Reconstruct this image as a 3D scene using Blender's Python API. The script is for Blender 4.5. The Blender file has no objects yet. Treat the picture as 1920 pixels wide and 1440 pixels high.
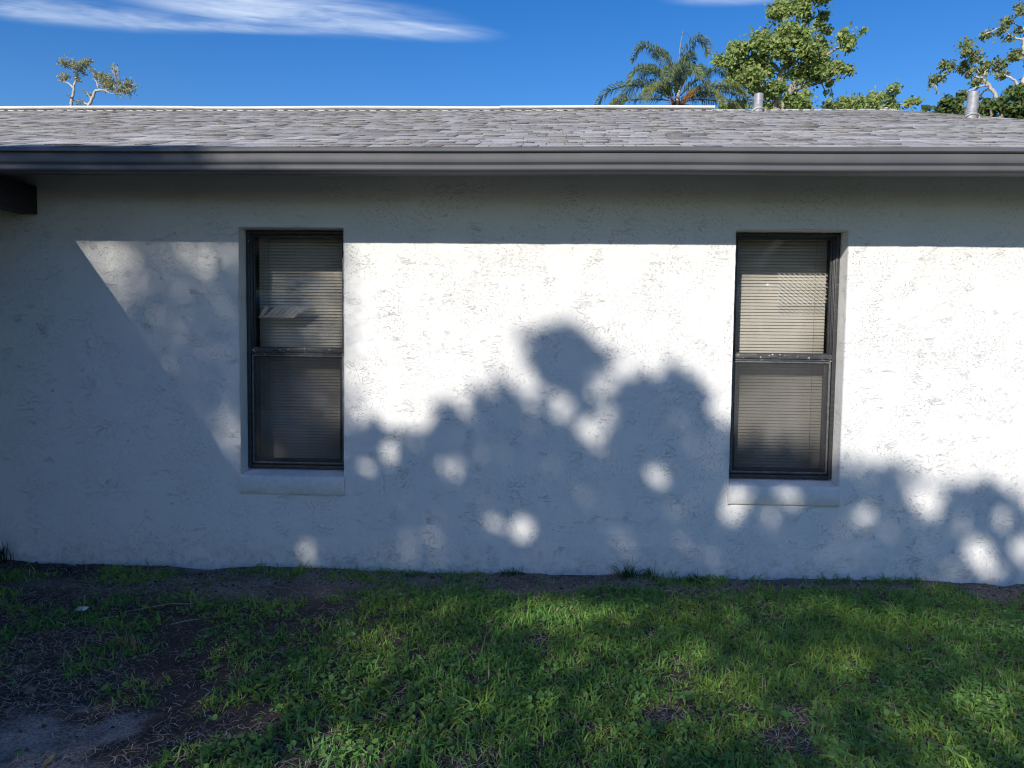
import bpy, math, random
import numpy as np
from mathutils import Matrix, Vector

random.seed(7)
rng = np.random.default_rng(11)
scene = bpy.context.scene
COL = scene.collection

# ------------------------------------------------------------------ camera, sky, sun, exposure
def view_matrix(yaw, pitch, roll):
    cy, sy, cp, sp, cr, sr = (f(a) for a in (yaw, pitch, roll) for f in (math.cos, math.sin))
    Rz = np.array([[cy, -sy, 0], [sy, cy, 0], [0, 0, 1]])
    Rx = np.array([[1, 0, 0], [0, cp, -sp], [0, sp, cp]])
    Ry = np.array([[cr, 0, sr], [0, 1, 0], [-sr, 0, cr]])
    return Rz @ Rx @ Ry
RM = view_matrix(0.0496, -0.0631, -0.0116)
cam_data = bpy.data.cameras.new('camera')
cam_data.sensor_width = 36.0
cam_data.lens = 27.0
cam_data.clip_start = 0.05
cam_data.clip_end = 2000.0
cam = bpy.data.objects.new('camera', cam_data)
COL.objects.link(cam)
m = Matrix.Identity(4)
for i in range(3):
    m[i][0], m[i][1], m[i][2] = RM[i, 0], RM[i, 2], -RM[i, 1]
m.translation = Vector((0, -4.965, 1.57))
cam.matrix_world = m
scene.camera = cam

SUN = np.array([0.39, 1.0, -0.55])          # the way the sunlight travels
SUN_EL = math.atan2(0.55, math.hypot(0.39, 1.0))
sun_data = bpy.data.lights.new('sun', 'SUN')
sun_data.energy = 4.0
sun_data.angle = math.radians(0.53)
sun_data.color = (1.0, 0.93, 0.83)
sun = bpy.data.objects.new('sun', sun_data)
COL.objects.link(sun)
sun.rotation_euler = Vector(SUN).to_track_quat('-Z', 'Y').to_euler()

world = bpy.data.worlds.new('World')
scene.world = world
world.use_nodes = True
nt = world.node_tree
nt.nodes.clear()
def N(tree, kind, **kw):
    n = tree.nodes.new(kind)
    for k, v in kw.items():
        setattr(n, k, v)
    return n
def M(tree, op, a, b=None, c=None, clamp=False):
    n = tree.nodes.new('ShaderNodeMath'); n.operation = op; n.use_clamp = clamp
    for i, v in enumerate((a, b, c)):
        if v is None: continue
        if isinstance(v, (int, float)): n.inputs[i].default_value = v
        else: tree.links.new(v, n.inputs[i])
    return n.outputs[0]
sky = N(nt, 'ShaderNodeTexSky')
sky.sky_type = 'NISHITA'
sky.sun_disc = False
sky.sun_elevation = SUN_EL
sky.sun_rotation = math.atan2(-0.39, -1.0)
sky.altitude = 0.0
sky.air_density = 1.0
sky.dust_density = 0.25
sky.ozone_density = 2.6
bg = N(nt, 'ShaderNodeBackground')
bg.inputs['Strength'].default_value = 0.132
wo = N(nt, 'ShaderNodeOutputWorld')
tc = N(nt, 'ShaderNodeTexCoord')
sep = N(nt, 'ShaderNodeSeparateXYZ')
nt.links.new(tc.outputs['Generated'], sep.inputs[0])
yy = M(nt, 'MAXIMUM', sep.outputs[1], 0.02)
u = M(nt, 'DIVIDE', sep.outputs[0], yy)
v = M(nt, 'DIVIDE', sep.outputs[2], yy)
comb = N(nt, 'ShaderNodeCombineXYZ')
# wind-sheared cirrus: coordinates along and across the streaks
ca, sa = math.cos(math.radians(-6.5)), math.sin(math.radians(-6.5))
ul = M(nt, 'ADD', M(nt, 'MULTIPLY', u, ca), M(nt, 'MULTIPLY', v, sa))
vl = M(nt, 'SUBTRACT', M(nt, 'MULTIPLY', v, ca), M(nt, 'MULTIPLY', u, sa))
nt.links.new(M(nt, 'MULTIPLY', ul, 2.6), comb.inputs[0])
nt.links.new(M(nt, 'MULTIPLY', vl, 26.0), comb.inputs[1])
n1 = N(nt, 'ShaderNodeTexNoise'); n1.inputs['Scale'].default_value = 1.6; n1.inputs['Detail'].default_value = 7.0
n1.inputs['Roughness'].default_value = 0.62; n1.inputs['Distortion'].default_value = 0.9
nt.links.new(comb.outputs[0], n1.inputs['Vector'])
comb2 = N(nt, 'ShaderNodeCombineXYZ')
nt.links.new(M(nt, 'MULTIPLY', ul, 11.0), comb2.inputs[0])
nt.links.new(M(nt, 'MULTIPLY', vl, 60.0), comb2.inputs[1])
n2 = N(nt, 'ShaderNodeTexNoise'); n2.inputs['Scale'].default_value = 1.3; n2.inputs['Detail'].default_value = 6.0
n2.inputs['Distortion'].default_value = 1.2
nt.links.new(comb2.outputs[0], n2.inputs['Vector'])
def cloud_bank(u0, v0, ru, rv, tilt, amp):
    """a soft elliptical bank of cirrus, in direction coordinates (x/y, z/y)"""
    c, s = math.cos(tilt), math.sin(tilt)
    du = M(nt, 'SUBTRACT', u, u0); dv = M(nt, 'SUBTRACT', v, v0)
    a = M(nt, 'DIVIDE', M(nt, 'ADD', M(nt, 'MULTIPLY', du, c), M(nt, 'MULTIPLY', dv, s)), ru)
    b = M(nt, 'DIVIDE', M(nt, 'SUBTRACT', M(nt, 'MULTIPLY', dv, c), M(nt, 'MULTIPLY', du, s)), rv)
    d = M(nt, 'SQRT', M(nt, 'ADD', M(nt, 'MULTIPLY', a, a), M(nt, 'MULTIPLY', b, b)))
    mr = N(nt, 'ShaderNodeMapRange'); mr.interpolation_type = 'SMOOTHSTEP'
    mr.inputs[1].default_value = 1.0; mr.inputs[2].default_value = 0.25
    mr.inputs[3].default_value = 0.0; mr.inputs[4].default_value = amp
    nt.links.new(d, mr.inputs[0])
    return mr.outputs[0]
banks = [cloud_bank(-0.62, 0.412, 0.24, 0.022, -0.09, 0.85),
         cloud_bank(-0.36, 0.415, 0.28, 0.034, -0.09, 1.1),
         cloud_bank(-0.20, 0.391, 0.15, 0.018, -0.08, 1.0),
         cloud_bank(-0.45, 0.395, 0.30, 0.010, -0.045, 0.8),
         cloud_bank(0.24, 0.428, 0.12, 0.016, 0.05, 0.8),
         cloud_bank(0.55, 0.46, 0.25, 0.02, -0.03, 0.5),
         cloud_bank(-0.2, 0.60, 0.9, 0.09, -0.08, 0.6),
         cloud_bank(0.9, 0.75, 0.8, 0.10, -0.05, 0.5)]
tot = banks[0]
for b in banks[1:]:
    tot = M(nt, 'MAXIMUM', tot, b)
tex = M(nt, 'ADD', M(nt, 'MULTIPLY', n1.outputs[0], 1.5), M(nt, 'MULTIPLY', n2.outputs[0], 0.55))
mr = N(nt, 'ShaderNodeMapRange'); mr.inputs[1].default_value = 0.62; mr.inputs[2].default_value = 1.35
nt.links.new(tex, mr.inputs[0])
fac = M(nt, 'MULTIPLY', tot, mr.outputs[0])
fac = M(nt, 'MULTIPLY', fac, 0.75, clamp=True)
mixc = N(nt, 'ShaderNodeMixRGB')
mixc.inputs[2].default_value = (5.2, 6.0, 7.2, 1)
nt.links.new(fac, mixc.inputs[0])
hs = N(nt, 'ShaderNodeHueSaturation'); hs.inputs['Saturation'].default_value = 1.40; hs.inputs['Hue'].default_value = 0.513; hs.inputs['Value'].default_value = 0.93
nt.links.new(sky.outputs[0], hs.inputs['Color'])
nt.links.new(hs.outputs[0], mixc.inputs[1])
nt.links.new(mixc.outputs[0], bg.inputs['Color'])
nt.links.new(bg.outputs[0], wo.inputs[0])

vs = scene.view_settings
vs.view_transform = 'Standard'
vs.look = 'None'
vs.exposure = 0.2
vs.gamma = 1.0
vs.use_curve_mapping = False
scene.render.film_transparent = False
scene.cycles.filter_width = 1.15
scene.cycles.max_bounces = 8
scene.cycles.transparent_max_bounces = 24

# ------------------------------------------------------------------ small tools
def smooth(a, b, x):
    t = np.clip((x - a) / (b - a), 0, 1)
    return t * t * (3 - 2 * t)
_perm = np.random.default_rng(5).random((256, 256))
def vnoise(x, y):
    xi = np.floor(x).astype(int); yi = np.floor(y).astype(int)
    fx = x - xi; fy = y - yi
    fx = fx * fx * (3 - 2 * fx); fy = fy * fy * (3 - 2 * fy)
    g = lambda a, b: _perm[a & 255, b & 255]
    return (g(xi, yi) * (1 - fx) + g(xi + 1, yi) * fx) * (1 - fy) + (g(xi, yi + 1) * (1 - fx) + g(xi + 1, yi + 1) * fx) * fy
def fbm(x, y, o=4):
    s = 0; a = 0.5; t = 0
    for k in range(o):
        s = s + a * vnoise(x * 2 ** k + 17.3 * k, y * 2 ** k + 9.1 * k); t += a; a *= 0.5
    return s / t

def link(o, parent=None):
    COL.objects.link(o)
    if parent is not None: o.parent = parent
    return o
def tag(o, label=None, cat=None, group=None, kind=None):
    if label: o['label'] = label
    if cat: o['category'] = cat
    if group: o['group'] = group
    if kind: o['kind'] = kind
    return o
def empty(name, loc=(0, 0, 0), parent=None):
    o = bpy.data.objects.new(name, None); o.empty_display_size = 0.1; o.location = loc
    return link(o, parent)
def mesh_np(name, V, F, mat, parent=None, col=None, smooth_shade=False, loc=None):
    """V (n,3); F an (m,k) array or a list of such arrays; col (n,3) or None"""
    V = np.asarray(V, np.float32)
    Fs = F if isinstance(F, list) else [F]
    Fs = [np.asarray(f, np.int32) for f in Fs if len(f)]
    me = bpy.data.meshes.new(name)
    me.vertices.add(len(V)); me.vertices.foreach_set('co', V.ravel())
    loops = np.concatenate([f.ravel() for f in Fs])
    starts = []; p = 0
    for f in Fs:
        k = f.shape[1]
        starts.append(p + np.arange(len(f), dtype=np.int32) * k); p += f.size
    starts = np.concatenate(starts).astype(np.int32)
    me.loops.add(len(loops)); me.loops.foreach_set('vertex_index', loops)
    me.polygons.add(len(starts)); me.polygons.foreach_set('loop_start', starts)
    if smooth_shade: me.polygons.foreach_set('use_smooth', np.ones(len(starts), bool))
    if col is not None:
        at = me.attributes.new('col', 'FLOAT_COLOR', 'POINT')
        c = np.ones((len(V), 4), np.float32); c[:, :3] = col
        at.data.foreach_set('color', c.ravel())
    me.update(calc_edges=True)
    me.materials.append(mat)
    o = bpy.data.objects.new(name, me)
    if loc is not None: o.location = loc
    return link(o, parent)
class MB:
    def __init__(s): s.v = []; s.f = {3: [], 4: []}; s.c = []
    def add(s, verts, faces, col=None):
        n = len(s.v); s.v.extend(verts)
        for f in faces: s.f.setdefault(len(f), []).append([i + n for i in f])
        if col is not None: s.c.extend([col] * len(verts))
    def box(s, x0, x1, y0, y1, z0, z1, col=None):
        s.add([(x0, y0, z0), (x1, y0, z0), (x1, y1, z0), (x0, y1, z0), (x0, y0, z1), (x1, y0, z1), (x1, y1, z1), (x0, y1, z1)],
              [(0, 3, 2, 1), (4, 5, 6, 7), (0, 1, 5, 4), (1, 2, 6, 5), (2, 3, 7, 6), (3, 0, 4, 7)], col)
    def prism(s, prof, x0, x1, col=None):
        """profile of (y, z) points swept along x, capped"""
        n = len(prof)
        vs_ = [(x0, a, b) for a, b in prof] + [(x1, a, b) for a, b in prof]
        s.add(vs_, [(i, (i + 1) % n, n + (i + 1) % n, n + i) for i in range(n)] + [tuple(range(n - 1, -1, -1)), tuple(range(n, 2 * n))], col)
    def tube(s, pts, rad, sides=6, col=None, cap=True):
        pts = [Vector(p) for p in pts]
        base = len(s.v); ring = []
        up = Vector((0.13, 0.31, 0.94))
        for i, p in enumerate(pts):
            d = (pts[min(i + 1, len(pts) - 1)] - pts[max(i - 1, 0)])
            d = d.normalized() if d.length > 1e-9 else Vector((0, 0, 1))
            a = d.cross(up)
            if a.length < 1e-3: a = d.cross(Vector((1, 0, 0)))
            a.normalize(); b = d.cross(a)
            for k in range(sides):
                t = 2 * math.pi * k / sides
                s.v.append(tuple(p + (a * math.cos(t) + b * math.sin(t)) * rad[i]))
                if col is not None: s.c.append(col)
        for i in range(len(pts) - 1):
            for k in range(sides):
                s.f[4].append([base + i * sides + k, base + i * sides + (k + 1) % sides, base + (i + 1) * sides + (k + 1) % sides, base + (i + 1) * sides + k])
        if cap:
            s.f.setdefault(sides, []).append([base + k for k in range(sides)][::-1])
            s.f[sides].append([base + (len(pts) - 1) * sides + k for k in range(sides)])
    def build(s, name, mat, parent=None, smooth_shade=False, bevel=0, loc=None):
        o = mesh_np(name, s.v, [np.array(f) for f in s.f.values() if f], mat, parent, np.array(s.c) if s.c else None, smooth_shade, loc)
        if bevel:
            b = o.modifiers.new('bevel', 'BEVEL'); b.width = bevel; b.segments = 2; b.limit_method = 'ANGLE'
        return o

# ------------------------------------------------------------------ materials
def new_mat(name):
    mt = bpy.data.materials.new(name); mt.use_nodes = True
    t = mt.node_tree; b = t.nodes['Principled BSDF']
    return mt, t, b
def noise(t, scale, detail=4, rough=0.5, dist=0.0, vec=None, stretch=None):
    n = t.nodes.new('ShaderNodeTexNoise')
    n.inputs['Scale'].default_value = scale; n.inputs['Detail'].default_value = detail
    n.inputs['Roughness'].default_value = rough; n.inputs['Distortion'].default_value = dist
    c = t.nodes.new('ShaderNodeTexCoord')
    src = c.outputs['Object']
    if stretch:
        mp = t.nodes.new('ShaderNodeMapping'); mp.inputs['Scale'].default_value = stretch
        t.links.new(src, mp.inputs[0]); src = mp.outputs[0]
    t.links.new(src, n.inputs['Vector'])
    return n.outputs[0]
def maprange(t, x, a, b, c=0.0, d=1.0, smoothstep=True):
    n = t.nodes.new('ShaderNodeMapRange')
    if smoothstep: n.interpolation_type = 'SMOOTHSTEP'
    for i, val in enumerate((a, b, c, d)): n.inputs[i + 1].default_value = val
    t.links.new(x, n.inputs[0]); return n.outputs[0]
def mixc_(t, fac, a, b):
    n = t.nodes.new('ShaderNodeMixRGB')
    for i, val in enumerate((fac, a, b)):
        if isinstance(val, (int, float)): n.inputs[i].default_value = val
        elif isinstance(val, tuple): n.inputs[i].default_value = (*val, 1)
        else: t.links.new(val, n.inputs[i])
    return n.outputs[0]
def bump(t, b, height, dist, strength=1.0):
    n = t.nodes.new('ShaderNodeBump'); n.inputs['Distance'].default_value = dist; n.inputs['Strength'].default_value = strength
    t.links.new(height, n.inputs['Height']); t.links.new(n.outputs[0], b.inputs['Normal'])

def plain(name, c0, c1, scale=8, rough=0.6, metal=0.0, spec=0.5, bump_scale=0, bump_d=0.001):
    mt, t, b = new_mat(name)
    f = maprange(t, noise(t, scale, 5, 0.6), 0.3, 0.7)
    t.links.new(mixc_(t, f, c0, c1), b.inputs['Base Color'])
    b.inputs['Roughness'].default_value = rough; b.inputs['Metallic'].default_value = metal
    b.inputs['Specular IOR Level'].default_value = spec
    if bump_scale: bump(t, b, noise(t, bump_scale, 4, 0.6), bump_d)
    return mt
def leafy(name, transl=0.3, gloss=0.35, rough=0.5):
    mt, t, b = new_mat(name)
    a = t.nodes.new('ShaderNodeAttribute'); a.attribute_name = 'col'
    t.links.new(a.outputs['Color'], b.inputs['Base Color'])
    b.inputs['Roughness'].default_value = rough; b.inputs['Specular IOR Level'].default_value = gloss
    tr = t.nodes.new('ShaderNodeBsdfTranslucent')
    hsv = t.nodes.new('ShaderNodeHueSaturation'); hsv.inputs['Hue'].default_value = 0.485; hsv.inputs['Value'].default_value = 1.25
    t.links.new(a.outputs['Color'], hsv.inputs['Color']); t.links.new(hsv.outputs[0], tr.inputs['Color'])
    mx = t.nodes.new('ShaderNodeMixShader'); mx.inputs[0].default_value = transl
    t.links.new(b.outputs[0], mx.inputs[1]); t.links.new(tr.outputs[0], mx.inputs[2])
    t.links.new(mx.outputs[0], t.nodes['Material Output'].inputs[0])
    return mt
def coloured(name, rough=0.8, spec=0.3, bscale=0, bd=0.001, grain=None):
    mt, t, b = new_mat(name)
    a = t.nodes.new('ShaderNodeAttribute'); a.attribute_name = 'col'
    src = a.outputs['Color']
    if grain:
        mul = t.nodes.new('ShaderNodeMixRGB'); mul.blend_type = 'MULTIPLY'; mul.inputs[0].default_value = 1
        g = maprange(t, noise(t, grain, 3, 0.7), 0.3, 0.7, 0.55, 1.4)
        t.links.new(src, mul.inputs[1]); t.links.new(g, mul.inputs[2]); src = mul.outputs[0]
    t.links.new(src, b.inputs['Base Color'])
    b.inputs['Roughness'].default_value = rough; b.inputs['Specular IOR Level'].default_value = spec
    if bscale: bump(t, b, noise(t, bscale, 3), bd)
    return mt

# white painted stucco: knock-down plates, pores, trowel ridges
def stucco():
    mt, t, b = new_mat('white_stucco')
    patch = maprange(t, noise(t, 2.3, 3, 0.55), 0.42, 0.62)
    plates = maprange(t, noise(t, 26, 5, 0.62, 0.6), 0.47, 0.53)
    pores = maprange(t, noise(t, 105, 3, 0.6, 0.5, stretch=(0.9, 1, 1.05)), 0.605, 0.66)
    wav = noise(t, 8, 5, 0.7, 0.7, stretch=(0.5, 1, 1.6))
    ridge = M(t, 'ABSOLUTE', M(t, 'SUBTRACT', wav, 0.5))
    ridge = maprange(t, ridge, 0.0, 0.013, 1.0, 0.0)
    rmask = maprange(t, noise(t, 7, 3, 0.6), 0.53, 0.60)
    ridge = M(t, 'MULTIPLY', ridge, rmask)
    pp = M(t, 'MULTIPLY', pores, maprange(t, noise(t, 3.6, 5, 0.68), 0.42, 0.60, 0.07, 1.0))
    fine = noise(t, 260, 3, 0.6)
    h = M(t, 'MULTIPLY', plates, M(t, 'MULTIPLY', patch, 0.28))
    h = M(t, 'SUBTRACT', h, M(t, 'MULTIPLY', pp, 1.3))
    h = M(t, 'ADD', h, M(t, 'MULTIPLY', ridge, 0.55))
    h = M(t, 'ADD', h, M(t, 'MULTIPLY', fine, 0.10))
    bump(t, b, h, 0.0030, 1.0)
    dirt = mixc_(t, M(t, 'MULTIPLY', pp, 0.22), (0.82, 0.82, 0.81), (0.33, 0.33, 0.33))
    # splash dirt low on the wall
    c = t.nodes.new('ShaderNodeTexCoord'); s = t.nodes.new('ShaderNodeSeparateXYZ'); t.links.new(c.outputs['Object'], s.inputs[0])
    low = M(t, 'MULTIPLY', maprange(t, s.outputs[2], 0.26, 0.0), maprange(t, noise(t, 16, 6, 0.75), 0.40, 0.72, 0.05, 0.75))
    dirt = mixc_(t, low, dirt, (0.42, 0.40, 0.37))
    specks = maprange(t, noise(t, 42, 2, 0.5), 0.755, 0.77)
    specks = M(t, 'MULTIPLY', specks, maprange(t, s.outputs[2], 0.8, 0.1, 0.0, 0.85))
    dirt = mixc_(t, specks, dirt, (0.06, 0.05, 0.05))
    t.links.new(dirt, b.inputs['Base Color'])
    b.inputs['Roughness'].default_value = 0.85; b.inputs['Specular IOR Level'].default_value = 0.2
    return mt
MAT = {}
MAT['stucco'] = stucco()
def trim_paint():
    mt, t, b = new_mat('white_trim_paint')
    t.links.new(mixc_(t, maprange(t, noise(t, 30, 4, 0.6), 0.35, 0.7), (0.70, 0.71, 0.71), (0.80, 0.80, 0.79)), b.inputs['Base Color'])
    b.inputs['Roughness'].default_value = 0.75; b.inputs['Specular IOR Level'].default_value = 0.2
    bump(t, b, noise(t, 45, 5, 0.65, 0.5), 0.004, 0.8)
    return mt
MAT['trim'] = trim_paint()
MAT['soffit'] = plain('soffit_paint', (0.30, 0.31, 0.32), (0.36, 0.37, 0.38), 5, 0.8)
def bronze():
    mt, t, b = new_mat('bronze_frame')
    chalk = maprange(t, noise(t, 60, 5, 0.7, stretch=(0.3, 1, 1)), 0.45, 0.75)
    base = mixc_(t, chalk, (0.040, 0.042, 0.046), (0.085, 0.088, 0.092))
    chip = maprange(t, noise(t, 48, 4, 0.65, 0.4), 0.69, 0.71)
    t.links.new(mixc_(t, M(t, 'MULTIPLY', chip, 0.8), base, (0.55, 0.55, 0.54)), b.inputs['Base Color'])
    b.inputs['Roughness'].default_value = 0.45; b.inputs['Metallic'].default_value = 0.15
    return mt
MAT['bronze'] = bronze()
def railmat():
    mt, t, b = new_mat('chipped_meeting_rail')
    base = mixc_(t, maprange(t, noise(t, 50, 5, 0.7, stretch=(0.3, 1, 1)), 0.4, 0.7), (0.045, 0.047, 0.05), (0.10, 0.10, 0.105))
    chip = maprange(t, noise(t, 42, 4, 0.7, 0.5), 0.62, 0.645)
    t.links.new(mixc_(t, chip, base, (0.62, 0.62, 0.60)), b.inputs['Base Color'])
    b.inputs['Roughness'].default_value = 0.5
    return mt
MAT['rail'] = railmat()
MAT['alu'] = plain('worn_aluminium_edge', (0.085, 0.088, 0.092), (0.16, 0.162, 0.165), 40, 0.5, 0.1)
def glass():
    mt, t, b = new_mat('window_glass')
    lw = t.nodes.new('ShaderNodeLayerWeight'); lw.inputs['Blend'].default_value = 0.5
    f5 = M(t, 'POWER', lw.outputs['Facing'], 5.0)
    f = M(t, 'ADD', M(t, 'MULTIPLY', f5, 0.9), 0.045, clamp=True)
    tr = t.nodes.new('ShaderNodeBsdfTransparent'); tr.inputs[0].default_value = (0.95, 0.955, 0.95, 1)
    gl = t.nodes.new('ShaderNodeBsdfGlossy'); gl.inputs['Roughness'].default_value = 0.0
    df = t.nodes.new('ShaderNodeBsdfDiffuse'); df.inputs[0].default_value = (0.45, 0.45, 0.43, 1)
    mx = t.nodes.new('ShaderNodeMixShader'); t.links.new(f, mx.inputs[0]); t.links.new(tr.outputs[0], mx.inputs[1]); t.links.new(gl.outputs[0], mx.inputs[2])
    dust = M(t, 'ADD', M(t, 'MULTIPLY', maprange(t, noise(t, 9, 5, 0.7), 0.45, 0.8), 0.05), M(t, 'MULTIPLY', maprange(t, noise(t, 75, 3, 0.6), 0.72, 0.75), 0.22))
    m2 = t.nodes.new('ShaderNodeMixShader'); t.links.new(dust, m2.inputs[0]); t.links.new(mx.outputs[0], m2.inputs[1]); t.links.new(df.outputs[0], m2.inputs[2])
    t.links.new(m2.outputs[0], t.nodes['Material Output'].inputs[0])
    return mt
MAT['glass'] = glass()
def screen():
    mt, t, b = new_mat('insect_screen')
    tr = t.nodes.new('ShaderNodeBsdfTransparent')
    df = t.nodes.new('ShaderNodeBsdfDiffuse')
    t.links.new(mixc_(t, noise(t, 6, 3), (0.10, 0.105, 0.11), (0.17, 0.17, 0.17)), df.inputs[0])
    mx = t.nodes.new('ShaderNodeMixShader')
    t.links.new(maprange(t, noise(t, 4, 3), 0.3, 0.7, 0.23, 0.28), mx.inputs[0])
    t.links.new(tr.outputs[0], mx.inputs[1]); t.links.new(df.outputs[0], mx.inputs[2])
    t.links.new(mx.outputs[0], t.nodes['Material Output'].inputs[0])
    return mt
MAT['screen'] = screen()
MAT['slat'] = plain('beige_blind_slat', (0.58, 0.535, 0.47), (0.62, 0.575, 0.51), 12, 0.45, 0, 0.4)
MAT['slat_l'] = plain('grey_beige_blind_slat', (0.64, 0.59, 0.51), (0.69, 0.64, 0.56), 12, 0.45, 0, 0.4)
MAT['refl_tan'] = plain('tan_reflection', (0.66, 0.55, 0.44), (0.74, 0.63, 0.51), 30, 0.5)  # solid colour for the slatted reflection in the left pane
MAT['cord'] = plain('blind_cord', (0.30, 0.27, 0.22), (0.36, 0.32, 0.27), 30, 0.8)
MAT['pale'] = plain('pale_reflection', (0.74, 0.70, 0.63), (0.80, 0.76, 0.69), 20, 0.5)  # solid colour for the crossed reflection lines in the right pane
MAT['room'] = plain('dark_room', (0.05, 0.048, 0.045), (0.07, 0.065, 0.06), 3, 0.9)
MAT['gutter'] = plain('grey_gutter_paint', (0.105, 0.108, 0.120), (0.125, 0.127, 0.136), 3, 0.6, 0.0, 0.25)
MAT['shingle'] = coloured('asphalt_shingle', 0.9, 0.15, 300, 0.001, 160)
MAT['deck'] = plain('shingle_underlay', (0.14, 0.135, 0.13), (0.24, 0.235, 0.23), 18, 0.95)
MAT['vent'] = plain('white_ridge_vent', (0.74, 0.74, 0.73), (0.80, 0.80, 0.79), 6, 0.5)
MAT['pipe'] = plain('galvanised_pipe', (0.26, 0.265, 0.285), (0.38, 0.385, 0.40), 30, 0.55, 0.15)
MAT['darkwood'] = plain('dark_brown_paint', (0.010, 0.010, 0.013), (0.018, 0.017, 0.020), 20, 0.6)
MAT['bark_pale'] = plain('pale_bark', (0.42, 0.38, 0.34), (0.62, 0.58, 0.53), 6, 0.85, 0, 0.2, 30, 0.01)
MAT['bark_grey'] = plain('grey_bark', (0.26, 0.235, 0.20), (0.42, 0.38, 0.33), 6, 0.85, 0, 0.2, 30, 0.01)
MAT['bark'] = plain('brown_bark', (0.16, 0.13, 0.10), (0.30, 0.26, 0.21), 7, 0.9, 0, 0.2, 25, 0.01)
MAT['leaf'] = leafy('tree_leaf', 0.42)
MAT['grass'] = leafy('grass_blade', 0.30, 0.25, 0.55)
MAT['straw'] = coloured('dead_straw', 0.85, 0.2)
MAT['pebble'] = coloured('pebble', 0.85, 0.2)

# ------------------------------------------------------------------ ground
STRIP_X = np.array([-6, -3.0, -2.23, -1.59, -1.02, -0.4, 0.24, 0.91, 1.89, 2.84, 6])
STRIP_Y = np.array([0.5, 0.52, 0.66, 0.62, 0.50, 0.43, 0.36, 0.31, 0.27, 0.27, 0.28])
def ground_z(x, y):
    near = smooth(-9, -5, y) * smooth(-11, -7, x) * smooth(11, 7, x)
    z = 0.0005 + 0.0049 * np.clip(x, -5, 5) * near
    b = (fbm(x * 2.2 + 3, y * 2.2, 4) - 0.5) * 0.05 + (fbm(x * 11, y * 11 + 7, 3) - 0.5) * 0.018
    heap = 0.018 * smooth(0.28, 0.0, -y) * (fbm(x * 3.1 + 40, y * 0.5, 3) - 0.30) * 2
    return z + near * (b + heap)
BARE = [(-1.95, -2.30, .45), (-1.76, -2.06, .30), (-2.24, -2.0, .42), (-1.55, -1.82, .20), (-1.25, -1.98, .17), (-1.88, -1.51, .15), (-2.5, -1.3, .22),
        (-1.92, -1.04, .18), (-2.4, -1.61, .2), (0.94, -2.05, .11), (0.48, -1.85, .07), (1.5, -1.48, .06), (-0.35, -1.62, .06), (1.05, -1.83, .08), (1.32, -1.92, .05), (1.9, -2.05, .08)]
def grass_density(x, y):
    sy = np.interp(x, STRIP_X, STRIP_Y)
    n = fbm(x * 3.3 + 11, y * 3.3 + 5, 4)
    d = smooth(-0.10, 0.10, -y - sy + (n - 0.5) * 0.45)
    left = smooth(-0.75, -2.0, x + (fbm(x * 1.3, y * 1.3 + 30, 3) - 0.5) * 1.5)
    thresh = 0.36 + 0.16 * left
    d = d * (1 - left * 0.25) * smooth(thresh - 0.10, thresh + 0.08, n + 0.10 * (1 - left))
    for bx, by, r in BARE:
        d = d * smooth(0.65, 1.25, np.hypot(x - bx, (y - by)) / r + (n - 0.5) * 1.5)
    return d
def sand_amount(x, y):
    s = np.zeros_like(x)
    for bx, by, r in [(-1.95, -2.34, .34), (-1.72, -2.06, .15), (-2.1, -2.2, .2)]:
        s = np.maximum(s, smooth(1.15, 0.6, np.hypot(x - bx, y - by) / r + (fbm(x * 5, y * 5, 4) - 0.5) * 1.5 + (fbm(x * 16, y * 16 + 9, 2) - .5) * .9))
    sy = np.interp(x, STRIP_X, STRIP_Y)
    s = np.maximum(s, 0.35 * smooth(0.1, -0.1, -y - sy) * smooth(0.4, 0.65, fbm(x * 2.1 + 9, y * 5, 3)))
    return s
gx = np.unique(np.concatenate([np.linspace(-400, -40, 10), np.linspace(-40, -6, 35), np.arange(-6, 6.001, 0.035), np.linspace(6, 40, 35), np.linspace(40, 400, 10)]))
gy = np.unique(np.concatenate([np.linspace(-400, -40, 10), np.linspace(-40, -6, 35), np.arange(-6, 0.2, 0.035), np.linspace(0.2, 40, 30), np.linspace(40, 400, 10)]))
X, Y = np.meshgrid(gx, gy)
Z = ground_z(X, Y)
Z = np.where(Y > 0.3, -0.02, Z)
dens = grass_density(X, Y)
sandm = sand_amount(X, Y)
nn = fbm(X * 9, Y * 9, 3)[..., None]
soil = np.array([0.085, 0.072, 0.062]) * (0.65 + 0.7 * nn)
litter = np.array([0.215, 0.185, 0.155]) * (0.6 + 0.8 * nn)
sandc = np.array([0.33, 0.30, 0.275]) * (0.30 + 1.1 * fbm(X * 5 + 2, Y * 5, 4)[..., None]) * (.7 + .6 * nn)
stripm = smooth(0.15, -0.1, -Y - np.interp(X, STRIP_X, STRIP_Y))[..., None] * smooth(-3.4, -1.9, X)[..., None]
gc = soil * (1 - 0.8 * stripm) + litter * 0.8 * stripm
gc = gc * (1 - sandm[..., None]) + sandc * sandm[..., None]
far = smooth(7, 14, np.hypot(X, Y + 2))[..., None]
gc = gc * (1 - far) + np.array([0.042, 0.052, 0.028]) * (0.7 + 0.6 * nn) * far
nx_, ny_ = len(gx), len(gy)
idx = np.arange(nx_ * ny_).reshape(ny_, nx_)
quads = np.stack([idx[:-1, :-1], idx[:-1, 1:], idx[1:, 1:], idx[1:, :-1]], -1).reshape(-1, 4)
MAT['soil'] = coloured('soil', 0.95, 0.1, 110, 0.010, 85)
g = mesh_np('ground', np.stack([X, Y, Z], -1).reshape(-1, 3), quads, MAT['soil'], None, gc.reshape(-1, 3), True)
tag(g, kind='structure')

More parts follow.
